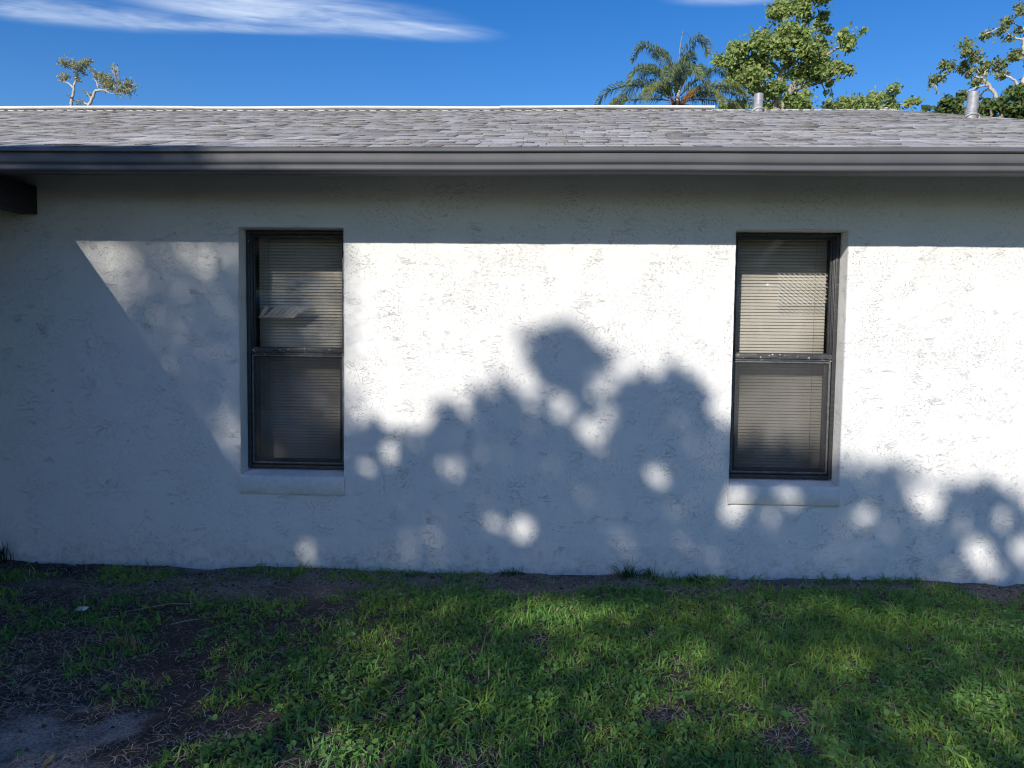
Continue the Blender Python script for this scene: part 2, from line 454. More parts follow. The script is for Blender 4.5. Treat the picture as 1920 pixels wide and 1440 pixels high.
# ------------------------------------------------------------------ house
WL, WR, WW = -2.0440, 1.1600, 0.693      # left edges and width of the two window openings
ZB, ZT = 0.653, 2.253                    # window bottom and top
house = empty('house', (0, 0, 0))
tag(house, 'single storey white stucco house with two narrow windows and a grey shingle roof', 'house')

def axis(a, b, step, marks):
    pts = sorted(set([a, b] + list(marks)))
    out = []
    for p, q in zip(pts[:-1], pts[1:]):
        n = max(1, int(round((q - p) / step))); out += list(np.linspace(p, q, n, endpoint=False))
    return np.array(out + [b])
SILL0 = ZB - 0.05
wx = np.concatenate([[-14, -9, -5.2], axis(-4.6, 4.2, 0.012, [WL, WL + WW, WR, WR + WW])])
wz = np.concatenate([[-0.35], axis(-0.08, 2.45, 0.012, [SILL0, ZT]), [2.70]])
WXg, WZg = np.meshgrid(wx, wz)
pl = smooth(0.465, 0.535, fbm(WXg * 9 + 50, WZg * 15 + 20, 4)) * smooth(0.40, 0.62, fbm(WXg * 2.2, WZg * 2.6 + 3, 3))
h = 0.0030 * pl + 0.004 * (fbm(WXg * 3 + 8, WZg * 3, 3) - 0.5) + 0.0012 * (fbm(WXg * 38, WZg * 38, 2) - 0.5)
edgej = 0.0035 * (fbm(WXg * 20, WZg * 20 + 60, 3) - 0.5)
VY = -h
VXj, VZj = WXg.copy(), WZg.copy()
def inside(x, z):
    r = np.zeros_like(x, bool)
    for a in (WL, WR):
        r |= (x > a + 1e-4) & (x < a + WW - 1e-4) & (z > SILL0 + 1e-4) & (z < ZT - 1e-4)
    return r
for a in (WL, WL + WW, WR, WR + WW):
    msk = (np.abs(WXg - a) < 1e-5) & (WZg > SILL0 - .05) & (WZg < ZT + .05); VXj[msk] += edgej[msk]
    VY[msk] *= 0.3
for a in (WL, WR):
    msk = (np.abs(WZg - ZT) < 1e-5) & (WXg > a - .01) & (WXg < a + WW + .01); VZj[msk] += edgej[msk]; VY[msk] *= 0.3
nxw, nzw = len(wx), len(wz)
idx = np.arange(nxw * nzw).reshape(nzw, nxw)
q = np.stack([idx[:-1, :-1], idx[:-1, 1:], idx[1:, 1:], idx[1:, :-1]], -1).reshape(-1, 4)
cxm = (WXg[:-1, :-1] + WXg[1:, 1:]).ravel() / 2; czm = (WZg[:-1, :-1] + WZg[1:, 1:]).ravel() / 2
q = q[~inside(cxm, czm)]
V = np.stack([VXj, VY, VZj], -1).reshape(-1, 3)
extraV = []; extraF = []
base = len(V)
REV = 0.26
def reveal(ids):
    global base
    ids = np.array(ids); back = V[ids].copy(); back[:, 1] = REV
    n = len(ids); extraV.append(back)
    j = np.arange(n - 1)
    extraF.append(np.stack([ids[:-1], ids[1:], base + j + 1, base + j], -1)); base += n
for a in (WL, WR):
    i0 = int(np.argmin(np.abs(wx - a))); i1 = int(np.argmin(np.abs(wx - a - WW)))
    k0 = int(np.argmin(np.abs(wz - SILL0))); k1 = int(np.argmin(np.abs(wz - ZT)))
    reveal([idx[k, i0] for k in range(k0, k1 + 1)])
    reveal([idx[k1, i] for i in range(i0, i1 + 1)])
    reveal([idx[k, i1] for k in range(k1, k0 - 1, -1)])
    reveal([idx[k0, i] for i in range(i1, i0 - 1, -1)])
V = np.concatenate([V] + extraV); q = np.concatenate([q] + extraF)
wall = mesh_np('wall', V, q, MAT['stucco'], house, None, False)
sm = np.ones(len(wall.data.polygons), bool); sm[-sum(len(e) for e in extraF):] = False
wall.data.polygons.foreach_set('use_smooth', sm)
# end walls, back wall, dark room behind the windows
mb = MB()
mb.box(4.2, 4.45, -0.002, 12.0, -0.35, 2.70); mb.box(-14.2, -14.0, 0, 12, -0.35, 2.7); mb.box(-14, 4.2, 11.8, 12.0, -0.35, 2.7)
mb.build('outer_wall', MAT['trim'], house)
mb = MB(); mb.add([(4.45, 0, 2.7), (4.45, 12, 2.7), (4.45, 6.0, 4.55)], [(0, 1, 2)]); mb.build('gable_wall', MAT['trim'], house)
for a in (WL, WR):
    mb = MB(); x0, x1, y0, y1, z0, z1 = a - 0.6, a + WW + 0.6, REV + 0.001, 3.2, 0.02, 2.5
    vs_ = [(x0, y0, z0), (x1, y0, z0), (x1, y1, z0), (x0, y1, z0), (x0, y0, z1), (x1, y0, z1), (x1, y1, z1), (x0, y1, z1)]
    mb.add(vs_, [(0, 1, 2, 3), (4, 7, 6, 5), (1, 5, 6, 2), (2, 6, 7, 3), (3, 7, 4, 0)])
    mb.build('room_lining', MAT['room'], house)

# windows: outer frame is the part, its pieces are sub-parts
def frame_boxes(mb, x0, x1, z0, z1, wl, wr, wb, wt, y0, y1):
    mb.box(x0, x0 + wl, y0, y1, z0, z1); mb.box(x1 - wr, x1, y0, y1, z0, z1)
    mb.box(x0 + wl, x1 - wr, y0 + .0005, y1 - .0005, z0, z0 + wb); mb.box(x0 + wl, x1 - wr, y0 + .0005, y1 - .0005, z1 - wt, z1)
def window(a, lab):
    x0, x1 = a + 0.002, a + WW - 0.002
    zm = ZB + 0.795
    mb = MB()
    frame_boxes(mb, x0, x1, ZB, ZT - .003, 0.025, 0.025, 0.022, 0.022, 0.098, 0.18)
    frame_boxes(mb, x0 + .025, x1 - .025, ZB + .022, ZT - .025, 0.012, 0.012, 0.010, 0.008, 0.118, 0.17)
    w = mb.build('window', MAT['bronze'], house, bevel=0.0025); tag(w, lab); w.location.y = 0.018
    mb = MB(); frame_boxes(mb, x0 + .037, x1 - .037, zm + .022, ZT - .033, 0.010, 0.010, 0.006, 0.012, 0.128, 0.150)
    mb.build('upper_sash', MAT['bronze'], w, bevel=.0015)
    mb = MB(); mb.box(x0 + .0255, x1 - .0255, 0.100, 0.165, zm - .010, zm + .022); mb.box(x0 + .0255, x1 - .0255, 0.108, 0.160, zm - .026, zm - .0105)
    mb.build('meeting_rail', MAT['rail'], w, bevel=.002)
    mb = MB(); frame_boxes(mb, x0 + .0375, x1 - .0375, ZB + .0325, zm - .027, 0.026, 0.026, 0.030, 0.014, 0.132, 0.158)
    mb.build('lower_sash', MAT['bronze'], w, bevel=.002)
    mb = MB(); frame_boxes(mb, x0 + .030, x1 - .030, ZB + .0325, zm - .027, 0.012, 0.012, 0.012, 0.010, 0.104, 0.114)
    mb.build('screen_frame', MAT['alu'], w, bevel=.001)
    mb = MB(); mb.box(x0 + .042, x1 - .042, 0.109, 0.1095, ZB + .0445, zm - .037); mb.build('insect_screen', MAT['screen'], w)
    mb = MB(); mb.box(x0 + .047, x1 - .047, 0.138, 0.141, zm + .028, ZT - .045); mb.build('upper_pane', MAT['glass'], w)
    mb = MB(); mb.box(x0 + .0635, x1 - .0635, 0.144, 0.147, ZB + .0625, zm - .041); mb.build('lower_pane', MAT['glass'], w)
    # bare aluminium edge strips of the side jambs
    for xa, xb in ((x0 + .0262, x0 + .031), (x1 - .031, x1 - .0262)):
        mb = MB(); mb.box(xa, xb, .106, .1175, zm + .03, ZT - .04); mb.build('edge_strip', MAT['alu'], w)
    # sloping sill and its proud apron, wavy lower edge
    xs = np.linspace(a - .006, a + WW + .006, 48)
    jag = 0.007 * (fbm(xs * 21 + a, xs * 0 + 3, 4) - 0.5)
    V = []; F = []
    for i, x in enumerate(xs):
        xi = min(max(x, a + .0015), a + WW - .0015)
        f = 0.004 * (fbm(np.array([x * 9]), np.array([a]), 3)[0] - .5)
        V += [(xi, .182, ZB - .002), (xi, -.016, ZB - .026 + f * .5), (x, -.031 + f, ZB - .032 + f), (x, -.034 + f, ZB - .036), (x, -.034 + f, ZB - .146 + jag[i]), (x, -.031, ZB - .150 + jag[i]), (x, -.012, ZB - .150 + jag[i])]
        if i:
            b0 = (i - 1) * 7
            F += [(b0 + k, b0 + 7 + k, b0 + 8 + k, b0 + 1 + k) for k in range(6)]
    F2 = [(0, 1, 2, 3), (3, 4, 5, 6)]
    o = mesh_np('sill', V, [np.array(F)], MAT['trim'], w, None, False)
    e = len(V) - 7
    for ids in ((2, 3, 4, 5, 6), (e + 6, e + 5, e + 4, e + 3, e + 2)):
        mb = MB(); mb.add([V[k] for k in ids], [(0, 1, 2, 3, 4)]); mb.build('sill_end', MAT['trim'], w)
    return w
win_l = window(WL, 'left narrow window with a tan slatted reflection modelled low in its upper sash')
win_r = window(WR, 'right narrow window with a pale diagonal lattice reflection modelled in its upper sash')

# blinds
def blind(a, mat, label):
    t = empty('venetian_blind', (a + WW / 2, 0.292, 0))
    tag(t, label, 'blind', 'mini blinds behind the windows')
    L = WW - 0.05
    top = ZT - 0.005
    mb = MB(); mb.box(-L / 2, L / 2, -.014, .014, top - .028, top); mb.build('headrail', mat, t, bevel=.002)
    V = []; F = []
    th = math.radians(63); n = 5
    for sx in (-L / 2, L / 2):
        for k in range(n):
            s = (k / (n - 1) - .5); b = 0.0022 * (1 - 4 * s * s)
            V.append((sx, (s * .025) * math.cos(th) - b * math.sin(th), s * .025 * math.sin(th) + b * math.cos(th) * .3))
    for k in range(n - 1): F.append((k, n + k, n + k + 1, k + 1))
    me = None; z = top - .042; k = 0
    while z > ZB + .045:
        if me is None:
            s = mesh_np('slat', V, np.array(F), mat, t, None, True); me = s.data; first = s
        else:
            s = first.copy(); COL.objects.link(s); s.parent = t
        s.location = (0, 0, z); s.rotation_euler = (random.gauss(0, .02), random.gauss(0, .0012), 0)
        z -= 0.0214; k += 1
    mb = MB(); mb.box(-L / 2, L / 2, -.010, .010, z - .004, z + .010); mb.build('bottom_rail', mat, t, bevel=.002)
    for cx in (-L / 2 + .07, L / 2 - .075):
        mb = MB(); mb.tube([(cx, -.0155, top - .02), (cx, -.0155, z)], [.0011, .0011], 5); mb.build('ladder_cord', MAT['cord'], t)
    return t
bl_l = blind(WL, MAT['slat_l'], 'closed greyish beige mini blind in the window nearer the dark beam')
bl_r = blind(WR, MAT['slat'], 'closed sunlit beige mini blind in the right window, behind the pale reflection strips')
# tan strips modelling a slatted reflection low in the left upper sash
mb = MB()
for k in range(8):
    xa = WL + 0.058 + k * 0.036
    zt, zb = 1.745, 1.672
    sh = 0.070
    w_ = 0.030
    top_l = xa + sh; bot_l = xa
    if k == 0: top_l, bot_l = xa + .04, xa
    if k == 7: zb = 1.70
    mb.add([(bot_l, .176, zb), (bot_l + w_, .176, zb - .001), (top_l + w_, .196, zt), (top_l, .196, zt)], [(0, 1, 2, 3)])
p = mb.build('slat_reflection', MAT['refl_tan'], bl_l)
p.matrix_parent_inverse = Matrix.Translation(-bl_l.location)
tag(p, 'short tan strips standing in for a slatted reflection in the pane')
# pale strips inside the right upper pane, modelling a lattice-like reflection
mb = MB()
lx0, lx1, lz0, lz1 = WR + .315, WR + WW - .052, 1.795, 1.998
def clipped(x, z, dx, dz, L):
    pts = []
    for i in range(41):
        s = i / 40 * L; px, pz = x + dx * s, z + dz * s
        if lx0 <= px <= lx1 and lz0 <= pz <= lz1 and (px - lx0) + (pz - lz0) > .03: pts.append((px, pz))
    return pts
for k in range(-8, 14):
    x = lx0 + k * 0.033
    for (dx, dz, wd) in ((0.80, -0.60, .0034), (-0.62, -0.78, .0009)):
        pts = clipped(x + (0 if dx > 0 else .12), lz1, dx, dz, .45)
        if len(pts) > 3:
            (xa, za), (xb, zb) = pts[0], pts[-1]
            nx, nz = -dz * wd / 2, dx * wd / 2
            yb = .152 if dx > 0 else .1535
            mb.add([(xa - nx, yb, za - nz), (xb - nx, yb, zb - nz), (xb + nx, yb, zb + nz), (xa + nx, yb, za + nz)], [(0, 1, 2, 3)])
mb.build('lattice_reflection', MAT['pale'], win_r)

# gutter, fascia, soffit
GX0, GX1 = -14.0, 4.75
prof = [(-.655, 2.574), (-.655, 2.452), (-.742, 2.450), (-.757, 2.455), (-.763, 2.466), (-.751, 2.485), (-.743, 2.488), (-.743, 2.494), (-.754, 2.498), (-.757, 2.503), (-.757, 2.548), (-.752, 2.551), (-.752, 2.556), (-.772, 2.557), (-.774, 2.562), (-.760, 2.584), (-.750, 2.585), (-.745, 2.578), (-.745, 2.47), (-.665, 2.47), (-.665, 2.574)]
prof = [(a + .146, 2.485 + (b - 2.450) * 1.0) for a, b in prof]
mb = MB(); n = len(prof)
cuts = [GX0, -9, -4.3, 0.9, GX1]
xs = list(np.linspace(GX0, GX1, 76))
dz = [0.0020 * math.sin(x * 1.1 + 1) + 0.0012 * math.sin(x * 3.3) - 0.0012 * x for x in xs]
vv = [(x, a, b + d) for x, d in zip(xs, dz) for a, b in prof]
ff = [(i * n + k, i * n + (k + 1) % n, (i + 1) * n + (k + 1) % n, (i + 1) * n + k) for i in range(len(xs) - 1) for k in range(n)]
mb.add(vv, ff); mb.add([vv[k] for k in range(n)], [tuple(range(n))]); mb.add([vv[-n + k] for k in range(n)], [tuple(range(n))[::-1]])
gut = mb.build('gutter', MAT['gutter'], house)
mb = MB(); mb.box(GX0, GX1, -.507, -.486, 2.4865, 2.61); mb.build('fascia', MAT['gutter'], house)
mb = MB(); mb.add([(GX0, -.485, 2.488), (GX1, -.485, 2.488), (GX1, 0.0, 2.655), (GX0, 0.0, 2.655)], [(0, 3, 2, 1)]); mb.build('soffit', MAT['soffit'], house)

# roof: deck, shingles, ridge caps, vent, pipes
RY, EY, EZ = 6.0, -0.555, 2.621
def roof_z(x, y):
    s = 0.3185 + 0.0004 * np.clip(2 - x, 0, 14)
    return EZ + s * (y - EY)
RX0, RX1 = -14.0, 4.62
xs = np.linspace(RX0, RX1, 40)
V = []; F = []
for x in xs:
    V += [(x, EY, roof_z(x, EY) - .012), (x, RY, roof_z(x, RY) - .012), (x, 2 * RY - EY, roof_z(x, EY) - .012), (x, EY, roof_z(x, EY) - .045), (x, RY, roof_z(x, RY) - .045)]
for i in range(len(xs) - 1):
    a, b = i * 5, i * 5 + 5
    F += [(a, b, b + 1, a + 1), (a + 1, b + 1, b + 2, a + 2), (a + 3, a + 4, b + 4, b + 3), (a, a + 3, b + 3, b)]
e = (len(xs) - 1) * 5
F += [(e, e + 3, e + 4, e + 1)]
roof = mesh_np('roof', V, np.array(F), MAT['deck'], house)
tones = np.array([(.56, .545, .525), (.48, .465, .45), (.42, .405, .39), (.35, .335, .325), (.24, .23, .222), (.44, .415, .395)])
tones = tones * .62 + tones.mean(0) * .38
tw = np.array([.24, .24, .18, .14, .10, .10])
EXPO = 0.145
course = EXPO / math.hypot(1, .32)
ncourse = int((RY - EY) / course)
near = []; rest_v = []; rest_f = []; rest_c = []
def shingle_geo(x0, x1, ya, yb, th, skew):
    c = np.array([(x0, ya, 0), (x1, ya, 0), (x1 + skew, yb, 0), (x0 + skew, yb, 0)], float)
    lo = c.copy(); lo[:, 2] = roof_z(c[:, 0], c[:, 1]) - .008
    hi = c.copy(); hi[:, 2] = roof_z(c[:, 0], c[:, 1]) + np.array([th, th, .003, .003])
    return np.concatenate([lo, hi, hi])
SF = np.array([(0, 3, 2, 1), (8, 9, 10, 11), (0, 1, 5, 4), (1, 2, 6, 5), (2, 3, 7, 6), (3, 0, 4, 7)])
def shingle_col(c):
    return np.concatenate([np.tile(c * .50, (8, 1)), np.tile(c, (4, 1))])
allsh = []
for r in range(ncourse + 1):
    ya = EY - .012 + r * course; yb = min(ya + course * 1.06, RY)
    d = ya + 4.965
    xl, xr = max(RX0, -0.80 * d - 1.6), min(RX1, 0.70 * d + 1.6)
    x = xl - random.random() * .3
    band = fbm(np.array([r * .9]), np.array([3.0]), 2)[0]
    while x < xr:
        w_ = random.choice([.08, .10, .13, .16, .20, .26]) * random.uniform(.85, 1.15)
        x1 = min(x + w_, RX1)
        big = fbm(np.array([x * .6 + 4]), np.array([r * .35]), 3)[0]
        c = tones[rng.choice(6, p=tw)] * (0.75 + 0.5 * big) * random.uniform(.9, 1.1)
        thick = random.choice([.004, .006, .010])
        jit = random.choice([0, 0, .012, -.008]) + random.uniform(-.003, .003)
        if x1 - x > .02 and yb - ya > .03:
            allsh.append((d * 10 + abs(x) * 2.0, x + .002, x1 - .002, ya + jit, yb, thick, random.uniform(-.004, .004), c, abs(x) < 0.72 * d + .2))
        x += w_
allsh.sort(key=lambda s: (not s[8], s[0]))
for i, (_, x0, x1, ya, yb, th, sk, c, vis) in enumerate(allsh):
    gv = shingle_geo(x0, x1, ya, yb, th, sk)
    if i < 300:
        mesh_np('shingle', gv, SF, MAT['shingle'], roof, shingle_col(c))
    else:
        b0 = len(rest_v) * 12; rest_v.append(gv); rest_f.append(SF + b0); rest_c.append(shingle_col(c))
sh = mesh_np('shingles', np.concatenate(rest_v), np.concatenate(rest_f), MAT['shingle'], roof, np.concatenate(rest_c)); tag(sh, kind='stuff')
# ridge cap shingles and the long white ridge vent
k = 0; x = -13.5
mbc = MB()
while x < RX1 - .05:
    z = float(roof_z(x, RY)); c = tuple(np.array((.50, .49, .47)) * random.uniform(.8, 1.15))
    t_ = random.uniform(0, .006)
    x2 = min(x + .2, RX1)
    mbc.add([(x, RY - .15, z - .035 + t_), (x2, RY - .15, z - .039 + t_), (x2, RY, z + .008 + t_), (x, RY, z + .012 + t_), (x, RY + .15, z - .035), (x2, RY + .15, z - .039),
             (x, RY - .15, z - .055), (x2, RY - .15, z - .055)], [(0, 1, 2, 3), (3, 2, 5, 4), (6, 7, 1, 0), (0, 3, 6), (1, 7, 2)], c)
    x += .145
mbc.build('ridge_cap', MAT['shingle'], roof)
for xa, xb, dzv in ((-13.8, -5.1, 0.0), (-5.1, -0.75, -.004), (-0.75, 2.20, .004)):
    mb = MB(); xs = np.linspace(xa + .004, xb, 20)
    prof = [(-.12, .006), (-.12, .030), (-.03, .044), (.03, .044), (.12, .030), (.12, .006)]
    vv = []
    for x in xs:
        z = float(roof_z(x, RY)) + dzv + .004 * math.sin(x * 1.7)
        vv += [(x, RY + a, z + b) for a, b in prof]
    ff = [(i * 6 + k2, i * 6 + (k2 + 1) % 6, i * 6 + 6 + (k2 + 1) % 6, i * 6 + 6 + k2) for i in range(19) for k2 in range(6)]
    mb.add(vv, ff); mb.add(vv[:6], [tuple(range(6))]); mb.add(vv[-6:], [tuple(range(5, -1, -1))])
    mb.build('ridge_vent', MAT['vent'], roof)
def vent_pipe(x, y, r, hgt, lean, lab):
    z = float(roof_z(x, y))
    mb = MB()
    S = 20; rad = [r * 1.0, r, r * .93, r * .93]
    mb.tube([(x, y, z - .05), (x, y, z + .075), (x + lean * .3, y, z + .085), (x + lean, y, z + hgt)], [r * 1.02, r * 1.02, r * .95, r * .95], S, cap=False)
    for q_ in (.035, .055, .075):
        mb.tube([(x, y, z + q_), (x, y, z + q_ + .004), (x, y, z + q_ + .008)], [r * 1.02, r * 1.09, r * 1.02], S, cap=False)
    # open top: rim and inner wall
    mb.tube([(x + lean, y, z + hgt), (x + lean, y, z + hgt + .003), (x + lean, y, z + hgt - .0), (x + lean, y, z + .1)], [r * .95, r * .90, r * .84, r * .84], S, cap=False)
    o = mb.build('vent_pipe', MAT['pipe'], house, True); tag(o, lab)
    mb = MB()
    mb.tube([(x, y - .01, z - .01), (x, y, z + .004), (x, y, z + .020)], [r * 1.5, r * 1.3, r * 1.04], S, cap=False)
    mb.build('flashing', MAT['vent'], o, True)
vent_pipe(2.66, 5.42, .062, .225, .006, 'left roof pipe standing at the ridge before the leafy tree')
vent_pipe(4.27, 3.30, .056, .26, .022, 'right roof pipe leaning slightly near the roof edge')

# ------------------------------------------------------------------ patio cover at the left
pc = empty('patio_cover', (-5.5, -2.4, 0))
tag(pc, 'dark patio cover fixed to the wall at the far left, only its beam end showing', 'patio cover')
def local(o, t):
    o.matrix_parent_inverse = Matrix.Translation(-t.location); return o
mb = MB(); mb.box(-3.51, -3.39, -4.75, -0.006, 2.331, 2.512); local(mb.build('beam', MAT['darkwood'], pc, bevel=.004), pc)
mb = MB(); mb.box(-5.6, -5.45, -4.74, -0.006, -.3, 2.439); local(mb.build('added_side_wall', MAT['darkwood'], pc), pc)  # unseen wall, added to block sky and darken the house wall here
mb = MB(); mb.box(-8.2, -3.515, -4.75, -0.006, 2.44, 2.508); local(mb.build('roof_panel', MAT['darkwood'], pc), pc)
for px in (-3.45, -8.0):
    mb = MB(); mb.box(px - .05, px + .05, -4.70, -4.60, -.05, 2.33); local(mb.build('post', MAT['darkwood'], pc, bevel=.004), pc)

# ------------------------------------------------------------------ leaves
LEAF_V = np.array([(0, 0, 0), (.30, .42, .05), (0, 1, -.06), (-.30, .42, .05)])
def leaf_cloud(P, size, tone, up=0.35, aspect=1.0, nrm=None):
    """P (n,3) -> one folded diamond leaf each; tone (n,3) colours"""
    n = len(P)
    d = rng.normal(size=(n, 3)); d[:, 2] -= 0.35
    d /= np.linalg.norm(d, axis=1)[:, None]
    nr = rng.normal(size=(n, 3)); nr[:, 2] += up * 2
    if nrm is not None: nr += nrm
    s = np.cross(d, nr); s /= np.linalg.norm(s, axis=1)[:, None] + 1e-9
    nr = np.cross(s, d)
    sz = (size * rng.uniform(.65, 1.25, n))[:, None]
    V = np.zeros((n, 4, 3))
    for k in range(4):
        a, b, c = LEAF_V[k]
        V[:, k] = P + (s * a * aspect + d * (b - .4) + nr * c) * sz
    F = np.arange(n * 4).reshape(n, 4)
    F3 = np.concatenate([F[:, [0, 1, 2]], F[:, [0, 2, 3]]])
    return V.reshape(-1, 3), F3, np.repeat(tone, 4, axis=0)
def tones_of(n, cols, w=None, var=.18):
    cols = np.array(cols); i = rng.choice(len(cols), n, p=w)
    return cols[i] * rng.uniform(1 - var, 1 + var, (n, 1))

def make_tree(name, label, cat, base, k, ref, clumps, limbs, leaf, cols, wts, per, bark, depth=0.9, twigs=5, twig_r=1.0, group=None, fill=.55, up=.35):
    """base: world point of ref; k: metres per traced unit; clumps (x, y, r) and limbs [(x, y, radius_m[, depth_m])...] traced in front view"""
    t = empty(name, (base[0], base[1], 0)); tag(t, label, cat, group)
    w = lambda x, y, dy=0.0: np.array([(x - ref[0]) * k, dy, base[2] + (ref[1] - y) * k])
    mbt = MB()
    lim_pts = []
    for L in limbs:
        pts = []; rad = []
        for e_ in L:
            pts.append(w(e_[0], e_[1], e_[3] if len(e_) > 3 else 0)); rad.append(e_[2])
        fine = []; fr = []
        for i in range(len(pts) - 1):
            for s in (0, .25, .5, .75):
                j = rng.normal(size=3) * (.10 * np.linalg.norm(pts[i + 1] - pts[i]) * .35 if s else 0)
                fine.append(pts[i] * (1 - s) + pts[i + 1] * s + j); fr.append(rad[i] * (1 - s) + rad[i + 1] * s)
        fine.append(pts[-1]); fr.append(rad[-1])
        mbt.tube(fine, fr, 7); lim_pts += list(zip(fine, fr))
    P = []; NR = []; sc = []
    LP = np.array([p for p, _ in lim_pts])
    for c in clumps:
        r = c[2] * k; dy = c[3] if len(c) > 3 else rng.uniform(-depth, depth)
        ctr = w(c[0], c[1], dy)
        n = max(6, int(per * (r ** 2) * (c[4] if len(c) > 4 else 1)))
        dirs = rng.normal(size=(n, 3)); dirs /= np.linalg.norm(dirs, axis=1)[:, None]
        rr = r * rng.uniform(fill, 1.12, n) ** .7
        # several sub-clusters inside each clump so it breaks up into light and dark sprays
        ns = max(2, int(5 + n / 25)); sub = rng.normal(size=(ns, 3)); sub /= np.linalg.norm(sub, axis=1)[:, None]; sub *= r * .72 * rng.uniform(.5, 1, (ns, 1))
        pick = rng.integers(0, ns, n)
        pos = ctr + np.where(rng.random((n, 1)) < .6, sub[pick] * 1.15 + rng.normal(size=(n, 3)) * (r * .20), rng.normal(size=(n, 3)) * (r * .55)) * np.array([1, 1, .9])
        P.append(pos); NR.append((pos - ctr) / r)
        if twigs and len(LP):
            j = int(np.argmin(np.linalg.norm(LP - ctr, axis=1)))
            mid = (LP[j] + ctr) / 2 + rng.normal(size=3) * r * .25
            r0 = (min(lim_pts[j][1] * .6, .03) + .006) * twig_r
            mbt.tube([LP[j], mid, ctr], [r0, r0 * .7, .006], 5)
            for _ in range(twigs):
                e_ = ctr + sub[rng.integers(0, ns)] * 1.15
                mbt.tube([mid, (mid + e_) / 2 + rng.normal(size=3) * r * .12, e_], [.010, .007, .003], 4)
    mbt.build('trunk', bark, t, True)
    P = np.concatenate(P); NR = np.concatenate(NR)
    V, F, C = leaf_cloud(P, leaf, tones_of(len(P), cols, wts), up, 1.0, NR * .9 + np.array([-.35, -.9, .55]) * 1.0)
    mesh_np('crown', V, F, MAT['leaf'], t, C)
    return t

# ---- the leafy tree behind the ridge
LC = [(830,180,110),(950,150,120),(1080,160,130),(1200,180,120),(1310,160,110),(1440,230,60),(1380,290,70),(770,270,80),(770,390,75),(900,280,80,0,.5),(1060,320,110),(1200,300,80,0,.5),(1000,430,90),(1260,420,55),
 (1370,450,55),(1480,430,65),(1400,530,70),(720,560,110),(880,560,130),(1050,600,150),(1200,640,130),(1400,640,130),(1560,660,110),(1700,620,55),(1770,580,40),
 (420,680,110),(560,680,130),(300,700,85),(290,800,100),(440,820,140),(620,820,150),(800,760,140),(980,800,130,0,.5),(1150,780,140),(1330,800,130),(1500,780,120),(1600,760,70),
 (120,850,80),(200,900,80),(380,960,140),(560,980,140),(740,960,110,0,.6),(1100,950,120,0,.6),(1280,920,130),(1450,900,120),(1560,950,90),(1700,930,40),(1640,1030,60),
 (320,1080,120),(500,1100,140),(650,1090,100),(800,1080,110),(950,1020,70,0,.5),(1200,1050,100,0,.6),(1380,1050,90),(1500,1090,55),
 (760,1190,110),(900,1170,80),(1100,1170,80),(1200,1250,60),(780,1300,80),(980,1300,50),(1130,1330,80),(1220,1370,50),(900,1390,60),(1460,1210,40,0,.4),(1530,1230,25,0,.4),
 (700,1420,140),(1050,1450,150),(450,1300,110,.8),(300,1330,100,.8)]
LL = [[(860,2600,.30),(860,1400,.17),(870,1250,.15),(915,960,.11),(1050,500,.06),(1080,220,.025)],
      [(860,1800,.20),(930,1400,.14),(1030,1150,.11),(1250,900,.07),(1560,680,.04),(1780,580,.012)],
      [(870,1300,.10),(640,1090,.06),(400,850,.03),(300,720,.012)],[(1030,1150,.07),(1400,1080,.035),(1620,1030,.012)],
      [(915,960,.06),(700,750,.04),(620,600,.02)],[(1050,500,.04),(1300,300,.02),(1430,230,.01)],[(985,720,.05),(1250,560,.03),(1480,430,.012)],
      [(1050,500,.03),(850,300,.02),(780,250,.01)],[(860,1400,.07),(600,1180,.04),(350,1080,.02),(140,870,.012)]]
GREEN = [(.320,.410,.135),(.270,.370,.118),(.380,.460,.170),(.165,.255,.090),(.420,.460,.175)]
make_tree('leafy_tree', 'tall leafy green tree rising behind the ridge beside the palm', 'tree', (7.541, 22.0, 9.301), .018726 / 6.857, (870, 1412),
          LC, LL, .155, GREEN, [.3, .25, .2, .15, .1], 4000, MAT['bark_grey'], 1.0, 4)
# ---- low treetop
s6 = .021503
make_tree('low_tree', 'small treetop just showing over the ridge right of the leafy tree', 'tree', (11.974, 26.0, 10.458), s6, (1620, 205),
          [(1556,196,10),(1575,192,12),(1592,190,13),(1610,186,13),(1628,184,12),(1645,176,12),(1640,190,14),(1661,176,11),(1680,188,11),(1698,200,8),(1630,200,14),(1600,200,14),(1668,200,14),(1575,202,14),(1655,186,12),(1690,200,10),(1620,220,30),(1660,222,26),(1580,220,26)],
          [[(1620,420,.2),(1622,215,.10),(1640,190,.03),(1650,172,.01)],[(1622,215,.06),(1585,195,.02)],[(1622,215,.06),(1690,195,.015)]],
          .16, GREEN, [.3, .25, .2, .1, .15], 2500, MAT['bark_pale'], .8, 4)
